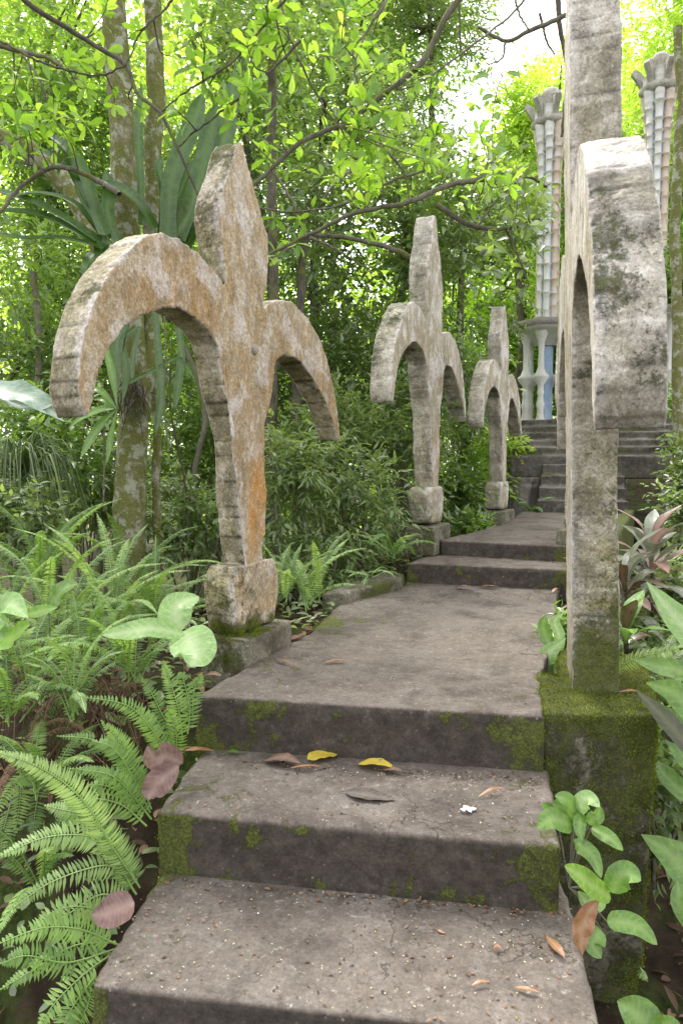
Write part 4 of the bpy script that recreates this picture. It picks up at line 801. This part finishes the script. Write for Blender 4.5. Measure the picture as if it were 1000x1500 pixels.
leafplant('broadleaf_plant', 'light leaved plant at the left edge among the ferns', 'plant', (0, 1000, 2.9), [
    ([(-15, 925, 2.8), (0, 905, 2.75), (15, 885, 2.7), (42, 905, 2.6)], .14), ([(-5, 930, 2.8), (15, 935, 2.7), (30, 925, 2.65), (45, 915, 2.6)], .12), ([(-8, 900, 2.8), (0, 930, 2.75), (5, 945, 2.7)], .07), ([(40, 900, 2.8), (60, 895, 2.8), (85, 890, 2.8)], .06)], ['biglight', 'fresh' if 0 else 'bigyoung'])
leafplant('broadleaf_plant', 'dark green wavy leaf standing in the left ferns', 'plant', (75, 960, 2.9), [([(72, 895, 2.9), (80, 880, 2.88), (95, 862, 2.85), (115, 855, 2.82)], .10)], ['bigmid'], prof=LANCE, wave=.1)
leafplant('seedling', 'leafy seedling with fresh green leaves rooted in the pier corner', 'plant', (833, 1300, 1.9), [
    ([(838, 1210, 1.86), (822, 1203, 1.84), (805, 1200, 1.82), (786, 1214, 1.80)], .062), ([(842, 1205, 1.88), (838, 1185, 1.87), (828, 1172, 1.86), (812, 1166, 1.85)], .052), ([(846, 1195, 1.88), (850, 1178, 1.87), (862, 1170, 1.86), (878, 1182, 1.84)], .050),
    ([(858, 1205, 1.88), (850, 1200, 1.86), (848, 1215, 1.84), (852, 1232, 1.83)], .036), ([(862, 1208, 1.88), (868, 1200, 1.87), (875, 1195, 1.86), (878, 1180, 1.86)], .040), ([(866, 1212, 1.88), (880, 1220, 1.86), (895, 1230, 1.84), (912, 1246, 1.82)], .042),
    ([(842, 1242, 1.86), (850, 1240, 1.84), (868, 1255, 1.82), (880, 1286, 1.80)], .046), ([(894, 1316, 1.84), (870, 1300, 1.81), (850, 1284, 1.79), (826, 1268, 1.77)], .062), ([(896, 1308, 1.84), (905, 1288, 1.83), (920, 1280, 1.82), (938, 1290, 1.80)], .072),
    ([(888, 1350, 1.84), (910, 1350, 1.82), (935, 1358, 1.80), (962, 1384, 1.78)], .056), ([(880, 1362, 1.84), (872, 1372, 1.82), (868, 1385, 1.81), (880, 1404, 1.80)], .058), ([(885, 1315, 1.88), (870, 1325, 1.87), (858, 1322, 1.86), (846, 1305, 1.86)], .045), ([(812, 1185, 1.88), (802, 1182, 1.87), (792, 1178, 1.86)], .025), ([(842, 1200, 1.9), (832, 1195, 1.89), (820, 1182, 1.88), (808, 1178, 1.87)], .05)],
    ['bigmid', 'bigmid', 'biglight', 'bigmid', 'bigmid', 'bigmid', 'bigmid', 'bigyoung', 'bigmid'], prof=ROUNDL)
t = thing('dead_leaf', 'long rusty curled leaf hanging from the seedling on the pier', 'leaf', at(873, 1325, 1.82))
blade([at(876, 1318, 1.80), at(858, 1340, 1.79), at(850, 1370, 1.78), at(852, 1400, 1.77)], .058, 'orange', t, prof=LANCE, nrm=-cf, wave=.15)
leafplant('giant_leaf_plant', 'huge smooth green leaf pointing into the frame from the right edge', 'plant', (1040, 1030, 2.5), [([(1040, 960, 2.3), (1015, 935, 2.32), (985, 900, 2.35), (946, 852, 2.4)], .13)], ['biglight'], prof=LANCE)
leafplant('giant_leaf_plant', 'big ribbed leaves with a dark olive underside right of the pier', 'plant', (1060, 1200, 2.4), [
    ([(1050, 1085, 2.35), (1020, 1050, 2.35), (985, 1015, 2.38), (945, 1000, 2.42)], .12), ([(1040, 1140, 2.25), (1000, 1085, 2.25), (965, 1045, 2.28), (930, 1010, 2.35)], .075), ([(1050, 1110, 2.3), (1010, 1085, 2.28), (975, 1075, 2.26), (968, 1070, 2.26)], .06),
    ([(1040, 1020, 2.6), (1000, 985, 2.6), (960, 975, 2.65), (925, 965, 2.7)], .09), ([(1060, 1150, 2.6), (1010, 1110, 2.6), (985, 1060, 2.65), (965, 1030, 2.7)], .13)], ['bigmid', 'darkbig', 'darkbig', 'bigmid', 'bigmid'], prof=LANCE)
leafplant('giant_leaf_plant', 'broad ribbed green leaf jutting from the right edge halfway down the pier', 'plant', (1050, 1400, 2.5), [
    ([(1050, 1320, 2.3), (1020, 1290, 2.32), (985, 1255, 2.35), (938, 1222, 2.4)], .15), ([(1045, 1370, 2.2), (1015, 1350, 2.2), (995, 1320, 2.2), (992, 1288, 2.22)], .09), ([(1040, 1180, 2.7), (1000, 1160, 2.7), (970, 1130, 2.75), (955, 1110, 2.8)], .09)], ['bigmid'], prof=LANCE)
leafplant('giant_leaf_plant', 'broad mid green leaves poking up at the bottom right corner', 'plant', (960, 1600, 2.0), [
    ([(965, 1530, 1.9), (945, 1500, 1.9), (925, 1480, 1.92), (903, 1466, 1.95)], .11), ([(1000, 1530, 1.9), (985, 1510, 1.9), (970, 1500, 1.92), (950, 1495, 1.95)], .06)], ['bigmid'], prof=OVATE)
leafplant('broadleaf_plant', 'light leaved plants in the gap between path and near trunk', 'plant', (810, 1010, 3.3), [
    ([(812, 990, 3.2), (800, 975, 3.2), (805, 955, 3.2), (828, 935, 3.2)], .10), ([(815, 960, 3.3), (800, 935, 3.3), (795, 915, 3.3), (800, 900, 3.3)], .07), ([(820, 960, 3.3), (818, 930, 3.3), (812, 910, 3.3), (825, 898, 3.3)], .06), ([(810, 985, 3.1), (830, 975, 3.1), (836, 965, 3.1)], .08)], ['biglight', 'bigmid'])
# cordylines
def cordyline(label, top, n, ln, w, mats, d, stem_to, el=(-.3, 1.2)):
    c = at(top[0], top[1], d); b = at(stem_to[0], stem_to[1], d+.1); t = thing('cordyline', label, 'plant', b, 0, 'red leaved cordylines on the right slope')
    q = Soup(); q.tube(curve([b, (b+c)/2+np.array([.02, 0, 0]), c], 8), .013, 7); q.obj('stem', M['darkbark'], t, True)
    for i in range(n):
        a = i*2.4+rng.random()*.5; e = el[1]+(el[0]-el[1])*i/n+rng.normal(0, .12); L_ = ln*(.75+.4*rng.random()); h = np.array([math.cos(a), math.sin(a), 0])
        p0 = c-np.array([0, 0, .012*i*ln*2]); p1 = p0+(h*math.cos(e)+np.array([0, 0, math.sin(e)]))*L_*.5; p2 = p1+(h*math.cos(e-.6)+np.array([0, 0, math.sin(e-.6)]))*L_*.5
        blade([p0, p1, p2], w*(.8+.4*rng.random()), mats[int(rng.integers(len(mats)))], t, prof=[(0, .2), (.15, .3), (.4, .9), (.6, 1), (.85, .5), (1, .02)], n=14, wave=.06)
cordyline('pink and grey green cordyline, the tallest at the right', (952, 806), 30, .44, .10, ['cordpink', 'cordgrey', 'cordgrey', 'cordpink'], 4.5, (950, 960))
cordyline('grey green cordyline behind the near stone trunk', (915, 850), 26, .40, .09, ['cordgrey', 'cordgrey', 'cordpink', 'corddark'], 4.2, (918, 980))
cordyline('dark maroon cordyline beside the near stone trunk', (915, 930), 13, .30, .085, ['corddark', 'corddark', 'bigmid'], 3.6, (912, 1050), (-.1, 1.4))
cordyline('small maroon cordyline at the lower right in shade', (955, 1075), 9, .24, .07, ['corddark', 'bigmid'], 3.3, (955, 1200))
# ------------------------------------------------------------------ foreground branches with fresh leaves
FB = [('long forked branch of fresh leaves crossing the top centre', [[(350, 290), (385, 258), (440, 208), (496, 184), (540, 156), (572, 130), (608, 102), (636, 60), (656, 20), (690, -30)],
        [(572, 130), (600, 128), (640, 105), (700, 60), (750, 20), (790, -30)], [(496, 184), (470, 150), (440, 90), (420, 40), (405, -20)], [(540, 156), (520, 110), (530, 60), (560, 10), (575, -20)]], 3.8, (330, 0, 640, 240), 50),
      ('dark angular twig with fresh leaves at the upper left', [[(20, -15), (48, 10), (95, 40), (140, 68), (185, 95), (200, 135), (235, 165), (260, 215), (290, 285)], [(185, 95), (205, 50), (245, 10), (262, -15)], [(235, 165), (280, 130), (340, 90), (410, 10), (420, -15)],
        [(185, 95), (140, 110), (60, 90), (0, 60)], [(260, 215), (310, 175), (380, 120), (440, 60)]], 3.5, (150, 0, 430, 170), 19),
      ('pale thin twigs with leaves reaching across the middle', [[(395, 372), (450, 345), (520, 312), (600, 295), (660, 270), (710, 262)], [(450, 345), (500, 370), (545, 400)], [(600, 295), (590, 250), (560, 215)], [(350, 300), (420, 310), (500, 300), (560, 270), (620, 250)]], 4.2, (500, 190, 760, 300), 20),
      ('grey arching twig at the left above the strap leaves', [[(-20, 330), (0, 312), (23, 282), (66, 249), (99, 246), (139, 262), (175, 285)], [(66, 249), (40, 240), (15, 235)]], 3.9, (0, 120, 130, 260), 12),
      ('thin pale twigs left of the second left sculpture', [[(400, 385), (440, 350), (480, 345), (560, 360), (610, 380)], [(480, 345), (470, 300), (500, 260), (540, 240)], [(440, 350), (430, 300), (400, 250)]], 5.5, (400, 240, 560, 380), 14),
      ('bare crooked twigs against the bright sky at top right', [[(700, 40), (740, 60), (775, 45), (830, 20), (870, -20)], [(775, 45), (760, 20), (750, -20)], [(740, 60), (735, 85), (715, 95)]], 6.5, (690, 60, 760, 240), 6),
      ('dark bare twig beside the near sculpture leaf', [[(815, -20), (820, 40), (830, 100), (826, 160), (822, 200)], [(812, 80), (800, 60), (790, 20)]], 6.8, (700, 100, 720, 120), 0),
      ('drooping sprig of dark leaves in front of the left tower', [[(640, 300), (690, 330), (740, 335), (790, 320)], [(740, 335), (760, 380), (775, 420)], [(700, 330), (730, 290), (770, 260), (800, 275)]], 6.0, (700, 230, 800, 420), 22),
      ('bright leafy spray at upper left corner', [[(-20, 60), (30, 75), (80, 90), (130, 130)], [(30, 75), (60, 120), (70, 160)]], 4.0, (0, 20, 130, 200), 16)]
for lab, lines, d, (xa, ya, xb, yb), nr in FB:
    ext = at(lines[0][0 if lines[0][0][1] > lines[0][-1][1] else -1][0], -60, d); t = thing('foreground_branch', lab, 'branch', at(lines[0][0][0], lines[0][0][1], d), 0, 'leafy branches overhead')
    AP = []; QS = []; ID = []
    for i, ln_ in enumerate(lines):
        dd = d+np.cumsum(rng.normal(0, .05, len(ln_))); P = curve([at(x, y, q_) for (x, y), q_ in zip(ln_, dd)], 30); AP.append(P); q = Soup()
        th_ = (.016 if i == 0 else .008)*d/3.8*(1.25 if 'forked' in lab and i == 0 else 1)
        P[1:-1] += rng.normal(0, .0025, (len(P)-2, 3)); q.tube(P, np.linspace(th_*.55, th_, len(P)) if ln_[0][1] > ln_[-1][1] else np.linspace(th_, th_*.45, len(P)), 7); QS.append(q); ID.append(np.full(len(P), i))
    AP = np.vstack(AP); ID = np.concatenate(ID); lv = Soup()
    for i in range(nr):
        e = at(xa+(xb-xa)*rng.random(), ya+(yb-ya)*rng.random(), d-.35+.8*rng.random()); k = np.argmin(np.linalg.norm(AP-e, axis=1)); st = AP[k]
        md = (st+e)/2+rng.normal(0, .03, 3); C_ = curve([st, md, e], 8); QS[ID[k]].tube(C_, np.linspace(.0045, .0022, len(C_)), 5)
        dirn = unit(C_[-1]-C_[-3]+np.array([0, 0, .004])); nl = int(rng.integers(4, 7)); L_ = (.098 if d < 5 else .12)*(.8+.4*rng.random()); an = np.arange(nl)*2.4+rng.random()*6
        a1 = unit(np.cross(dirn, rng.normal(0, 1, 3))); a2 = np.cross(dirn, a1); rad_ = a1[None]*np.cos(an)[:, None]+a2[None]*np.sin(an)[:, None]
        D = unit(dirn[None]*(.25+.5*rng.random((nl, 1)))+rad_+np.array([0, 0, .12])); N = unit(dirn[None]*.6+np.array([0, 0, .7])-rad_*.2+rng.normal(0, .4, (nl, 3)))
        lv.leaves(np.repeat(e[None], nl, 0)-dirn[None]*(.02*rng.random((nl, 1))), D, N, L_*(.65+.6*rng.random(nl)), L_*.42, 'obov', np.clip(rng.normal(.5, .25, nl), 0, 1))
        for j in range(2, 7, 2):
            p = C_[j]; lv.leaves(p[None], unit(rng.normal(0, 1, (1, 3))+np.array([0, 0, .2])), np.array([[0, 0, 1.]]), L_*.8, L_*.36, 'obov')
    for i, q in enumerate(QS): q.obj('limb' if i == 0 else 'twig', M['twig'] if 'dark' not in lab else M['darkbark'], t, True)
    if nr: lv.obj('leaves', M['dark' if 'dark leaves' in lab else 'fresh'], t)
q = Soup(); P = curve([at(722, 240, 4.5), at(720, 180, 4.5), at(728, 130, 4.5), at(738, 105, 4.5)], 10); q.tube(P, .003, 5)
t = thing('vine_sprig', 'thin dangling vine with a few single leaves against the sky', 'vine', P[0]); q.obj('stem', M['twig'], t)
for x, y, a in ((720, 200, 2.), (728, 165, -1.6), (722, 140, 2.6), (742, 107, .2), (715, 110, 2.9), (724, 215, -.5)):
    p = at(x, y, 4.5); dr = cr*math.cos(a)-cu*.4*abs(math.sin(a)); blade([p, p+dr*.05, p+dr*.09-cu*.02], .05, 'bigmid', t, prof=OVATE, nrm=-cf+np.array([0, 0, .4]), n=10)
# ------------------------------------------------------------------ fallen leaves on the steps
def fallen(label, a, b, z, w, mat, curl=.01, name='fallen_leaf', prof=OVATE, mid=None):
    A = onz(a[0], a[1], z+.006); B = onz(b[0], b[1], z+.006); dd = (B-A)[:2]; c = (A+B)/2+np.array([0, 0, curl]); A[2] += .002; B[2] += curl*.6
    w = w*(1.0 if mat == 'orange' else 1.7)
    t = thing(name, label, 'leaf', A, 0, 'leaves fallen on the steps'); blade([A, c+rng.normal(0, .003, 3), B], w, mat, t, 'blade', prof=prof, fold=.16, n=14, wave=.05)
    q = Soup(); e = A-unit(B-A)*.018; e[2] = z+.004; q.tube(np.stack([A, e]), .0012, 4); q.obj('stalk', M['twig'], t)
fallen('round bright yellow leaf left on the upper tread', (450, 1113), (494, 1108), Z1, .045, 'yellow', prof=ROUNDL)
fallen('spotted yellow leaf in the middle of the upper tread', (524, 1120), (578, 1128), Z1, .034, 'yellow', .014)
fallen('dark curled leaf tucked under the middle yellow leaf', (560, 1128), (589, 1131), Z1, .02, 'brown')
fallen('crumpled brown leaf left of the yellow leaf', (388, 1114), (440, 1122), Z1, .04, 'brown', .018)
fallen('narrow orange leaf in front of the round yellow leaf', (424, 1126), (472, 1125), Z1, .016, 'orange')
fallen('small green leaf at the left of the upper tread', (334, 1102), (350, 1103), Z1, .018, 'bigmid', .003)
fallen('grey flat flaking leaf in the middle of the upper tread', (505, 1160), (580, 1172), Z1, .045, 'greyflake', .001)
fallen('bent orange leaf near the white petals', (700, 1168), (738, 1158), Z1, .016, 'orange', .02, prof=LANCE)
fallen('orange leaf on the landing left of the centre', (474, 971), (511, 970), 0, .022, 'orange')
fallen('small orange leaf by the first left plinth', (406, 968), (430, 975), 0, .02, 'orange')
fallen('pale brown leaf at the first left plinth corner', (300, 990), (325, 992), 0, .03, 'brown')
fallen('brown leaves beside the first left plinth far corner', (424, 938), (445, 932), 0, .03, 'brown')
fallen('orange leaf at the right of the lowest tread', (800, 1372), (827, 1407), -.4, .028, 'orange', .012, prof=LANCE)
fallen('thin rusty leaf on the lowest tread right of centre', (753, 1447), (790, 1457), -.4, .014, 'orange', prof=LANCE)
fallen('thin tan leaf on the lowest tread', (690, 1445), (718, 1440), -.4, .011, 'orange', .004, prof=LANCE)
fallen('short orange leaf on the lowest tread by the riser', (722, 1390), (736, 1393), -.4, .012, 'orange', .004)
fallen('slim rusty leaf on the lowest tread under the riser', (640, 1362), (652, 1368), -.4, .010, 'orange', .004)
fallen('brown leaf beside the first left plinth on the tread end', (270, 1100), (315, 1102), Z1, .035, 'orange', .01)
fallen('long brown leaf on the mossy pier top', (905, 1014), (945, 1019), .004, .024, 'orange', .01, prof=LANCE)
fallen('brown leaf at the foot of the near far step', (700, 860), (730, 862), 0, .04, 'orange', .02)
fallen('small brown leaf on the landing by the far step', (665, 861), (690, 864), 0, .03, 'brown', .02)
fallen('rusty leaf at the right foot of the far step', (808, 868), (820, 866), 0, .03, 'orange', .02)
t = thing('fallen_leaf', 'large purplish dead leaf leaning on the end of the upper tread', 'leaf', at(262, 1125, 2.15), 0, 'leaves fallen on the steps'); blade([at(268, 1118, 2.14), at(245, 1108, 2.12), at(226, 1110, 2.10), at(216, 1092, 2.09)], .09, 'purple', t, 'blade', prof=OVATE, nrm=-cf, wave=.1); 
blade([at(262, 1122, 2.13), at(238, 1140, 2.10), at(222, 1160, 2.09), at(218, 1172, 2.08)], .085, 'purple', t, 'blade', prof=OVATE, nrm=-cf, wave=.1)
t = thing('fallen_leaf', 'large purplish dead leaf caught in ferns left of the lowest tread', 'leaf', at(195, 1320, 1.85), 0, 'leaves fallen on the steps'); blade([at(197, 1322, 1.86), at(175, 1330, 1.84), at(155, 1338, 1.82), at(134, 1340, 1.80)], .085, 'purple', t, 'blade', prof=ROUNDL, nrm=-cf*.8+np.array([0, 0, .5]), wave=.1)
t = thing('white_petals', 'small cluster of white petals on the upper tread', 'petals', onz(686, 1187, Z1))
for i in range(6):
    p = onz(680+12*rng.random(), 1184+7*rng.random(), Z1+.006); a = rng.random()*6.28; dr = np.array([math.cos(a), math.sin(a), 0]); blade([p, p+dr*.008+np.array([0, 0, .004]), p+dr*.02], .018, 'white', t, 'petal', prof=ROUNDL, n=6)
# tiny petals, crumbs and grit on the treads
def crumbs(name, label, cat, n, mat, sz, regions):
    s = Soup(); k = 0
    for (x0_, x1_, y0_, y1_, z, share) in regions:
        m_ = int(n*share); px_ = x0_+(x1_-x0_)*rng.random(m_); py_ = y0_+(y1_-y0_)*rng.random(m_); lim = {-.4: 1438+(px_-132)*.111, Z1: 1184+(px_-228)*.088}.get(z, 1016+(px_-285)*.058); ok = (py_ < lim) & (px_ < (818 if z > -.3 else 835+(py_-1335)*.27)); px_, py_ = px_[ok], py_[ok]; m_ = len(px_); P = np.array([onz(a, b, z+.003) for a, b in zip(px_, py_)]); an = rng.random(m_)*6.28
        D = np.stack([np.cos(an), np.sin(an), rng.normal(0, .15, m_)], 1); s.leaves(P, D, np.tile([[0, 0, 1.]], (m_, 1))+rng.normal(0, .2, (m_, 3)), sz*(.5+rng.random(m_)), sz*(.4+.4*rng.random(m_)), 'oval')
    tag(s.obj(name, mat), label, cat, kind='stuff')
m, nt, out = nmat('pale yellow crumbs'); g = NT(nt); g.bsdf(out, g.ramp(g.attr('rnd'), [(.2, (.38, .32, .14)), (.6, (.48, .43, .26)), (.9, (.55, .51, .42))]), .8); M['crumb'] = m
TR = [(250, 790, 1130, 1215, Z1, .24), (160, 840, 1310, 1500, -.4, .36), (600, 830, 1300, 1390, -.4, .14), (560, 800, 1125, 1150, Z1, .07), (350, 790, 880, 1035, 0, .12), (420, 500, 900, 960, 0, .04), (600, 820, 862, 880, 0, .03)]
crumbs('petal_crumbs', 'tiny pale yellow petals and crumbs scattered over the treads', 'litter', 480, M['crumb'], .0060, TR)
crumbs('leaf_crumbs', 'tiny brown leaf crumbs and twigs scattered over the treads', 'litter', 520, M['dead'], .011, TR)
s = Soup(); s2 = Soup()
for (x0_, y0_, x1_, y1_, z, n_) in ((340, 1110, 805, 1142, Z1, 150), (225, 1283, 838, 1338, -.4, 170), (592, 863, 825, 871, 0, 90), (640, 819, 830, 822, Z3, 50), (430, 910, 560, 868, 0, 60)):
    u_ = rng.random(n_); off_ = rng.exponential(4.5, n_); P = np.array([onz(x0_+(x1_-x0_)*a, y0_+(y1_-y0_)*a+b, z+.004) for a, b in zip(u_, off_)]); an = rng.random(n_)*6.28; D = np.stack([np.cos(an), np.sin(an), rng.normal(0, .25, n_)], 1); N_ = np.tile([[0, 0, 1.]], (n_, 1))+rng.normal(0, .4, (n_, 3)); h_ = n_*2//3
    s.leaves(P[:h_], D[:h_], N_[:h_], .006+.018*rng.random(h_), .003+.008*rng.random(h_), 'oval'); s2.leaves(P[h_:], D[h_:], N_[h_:], .004+.005*rng.random(n_-h_), .004, 'oval')
tag(s.obj('corner_debris', M['dead']), 'brown leaf fragments gathered at the foot of each riser', 'litter', kind='stuff'); tag(s2.obj('corner_petals', M['crumb']), 'yellowish petal bits gathered at the foot of each riser', 'litter', kind='stuff')
for lab, px, py, d in (('dead brown fern hanging on the left bank', 40, 1090, 2.6), ('dead brown fern under the lush left ferns', 130, 1000, 2.9)): fern_clump(lab, at(px, py, d), 7, .34, .055, 'dead', lift=(-.2, .7), droop=.8)
# leaf litter on the banks
s = Soup(); n = 9000; x = rng.uniform(-5, 3.5, n); y = rng.uniform(1.2, 9, n); z = gz(x, y)+.01; k = (x > .45) | (x < -1.25); P = np.stack([x, y, z], 1)[k]; an = rng.random(len(P))*6.28
s.leaves(P, np.stack([np.cos(an), np.sin(an), rng.normal(0, .3, len(P))], 1), np.tile([[0, 0, 1.]], (len(P), 1))+rng.normal(0, .4, (len(P), 3)), .05+.06*rng.random(len(P)), .03, 'oval')
tag(s.obj('leaf_litter', M['dead']), 'brown dead leaves covering the soil of both banks', 'litter', kind='stuff')
s = Soup(); n = 16000; x = rng.uniform(-7, 4.5, n); y = rng.uniform(1.8, 11, n); k = (x > .55+.12*(y-2)) | (x < -1.35+.14*(y-2.3)*.9); P = np.stack([x, y, gz(x, y)+.03+.10*rng.random(n)], 1)[k]; an = rng.random(len(P))*6.28; cl = nfld(P, 1.6) > -.25; P = P[cl]; an = an[cl]
s.leaves(P, np.stack([np.cos(an), np.sin(an), rng.uniform(-.1, .7, len(P))], 1), np.tile([[0, 0, 1.]], (len(P), 1))+rng.normal(0, .35, (len(P), 3)), .05+.05*rng.random(len(P)), .022+.02*rng.random(len(P)), 'lance')
tag(s.obj('ground_cover', M['dusky']), 'low green ground cover plants spreading over both banks', 'ground cover', kind='stuff')
# dry stalks hanging on the left bank
s = Soup()
for i in range(170):
    p = at(rng.uniform(-20, 230), rng.uniform(960, 1040), 2.75+.4*rng.random()); e = p+np.array([rng.normal(0, .16), -.05-.15*rng.random(), -.12-.30*rng.random()]); C_ = curve([p, (p+e)/2+rng.normal(0, .03, 3)+np.array([0, -.04, .03]), e], 6); s.tube(C_, .0016, 3, r=rng.random())
tag(s.obj('dry_stalks', M['dead']), 'tangle of thin dry fern stalks hanging down the left bank', 'stalks', kind='stuff')
# ------------------------------------------------------------------ moss tufts
def moss_on(objs, n, sz, cond, label):
    s = Soup(); P_all = []; N_all = []
    for o in objs:
        me = o.data; k = len(me.polygons); C_ = np.empty(k*3, np.float32); N_ = np.empty(k*3, np.float32); me.polygons.foreach_get('center', C_); me.polygons.foreach_get('normal', N_); C_ = C_.reshape(-1, 3); N_ = N_.reshape(-1, 3)
        off = np.zeros(3)
        if o.parent is not None:
            mw = np.array(Matrix.LocRotScale(o.parent.location, o.parent.rotation_euler, None)); C_ = C_@mw[:3, :3].T+mw[:3, 3]; N_ = N_@mw[:3, :3].T
        mo = np.empty(len(me.vertices), np.float32); me.attributes['moss'].data.foreach_get('value', mo); fv = np.array([p.vertices[0] for p in me.polygons]); w_ = cond(C_, N_, mo[fv]); P_all.append(C_[w_ > rng.random(k)]); N_all.append(N_[w_ > 0][:0])
        sel = w_ > rng.random(k); P_all[-1] = C_[sel]; N_all[-1] = N_[sel]
    P = np.vstack(P_all); N_ = np.vstack(N_all)
    if len(P) == 0: return
    ix = rng.integers(0, len(P), n); P = P[ix]+rng.normal(0, .007, (n, 3)); N_ = N_[ix]; P -= N_*.002
    D = unit(N_*.55+rng.normal(0, .6, (n, 3))+np.array([0, 0, .1])); s.leaves(P, D, unit(rng.normal(0, 1, (n, 3))), sz*(.4+1.0*rng.random(n)), sz*.36, 'far', np.clip(.35+.35*nfld(P, 26)+rng.normal(0, .18, n), 0, 1))
    tag(s.obj('moss', M['moss']), label, 'moss', kind='stuff')
ob = bpy.data.objects
moss_on([ob['stone_pier']], 75000, .0095, lambda C_, N_, mo: sstep(mo+.35*nfld(C_, 22)+.25*nfld(C_, 55), .42, .75)*(C_[:, 2] > -1.3), 'fuzzy green moss coating the top and face of the pier')
moss_on([ob['path'], ob['path.001'], ob['path.002'], ob['path.003']], 26000, .007, lambda C_, N_, mo: sstep(mo+.35*nfld(C_, 22)+.2*nfld(C_, 60), .5, .85)*(C_[:, 2] > -.62), 'green moss growing on the ends of the steps and path edges')
ch = [o for o in ob if o.parent and o.name.startswith(('plinth', 'block')) and o.parent.name == 'stone_sculpture']
moss_on(ch, 9000, .008, lambda C_, N_, mo: sstep(mo+.3*nfld(C_, 22), .5, .9)*(.25+.75*sstep(N_[:, 2], -.2, .5)), 'green moss on the plinth of the first left sculpture')
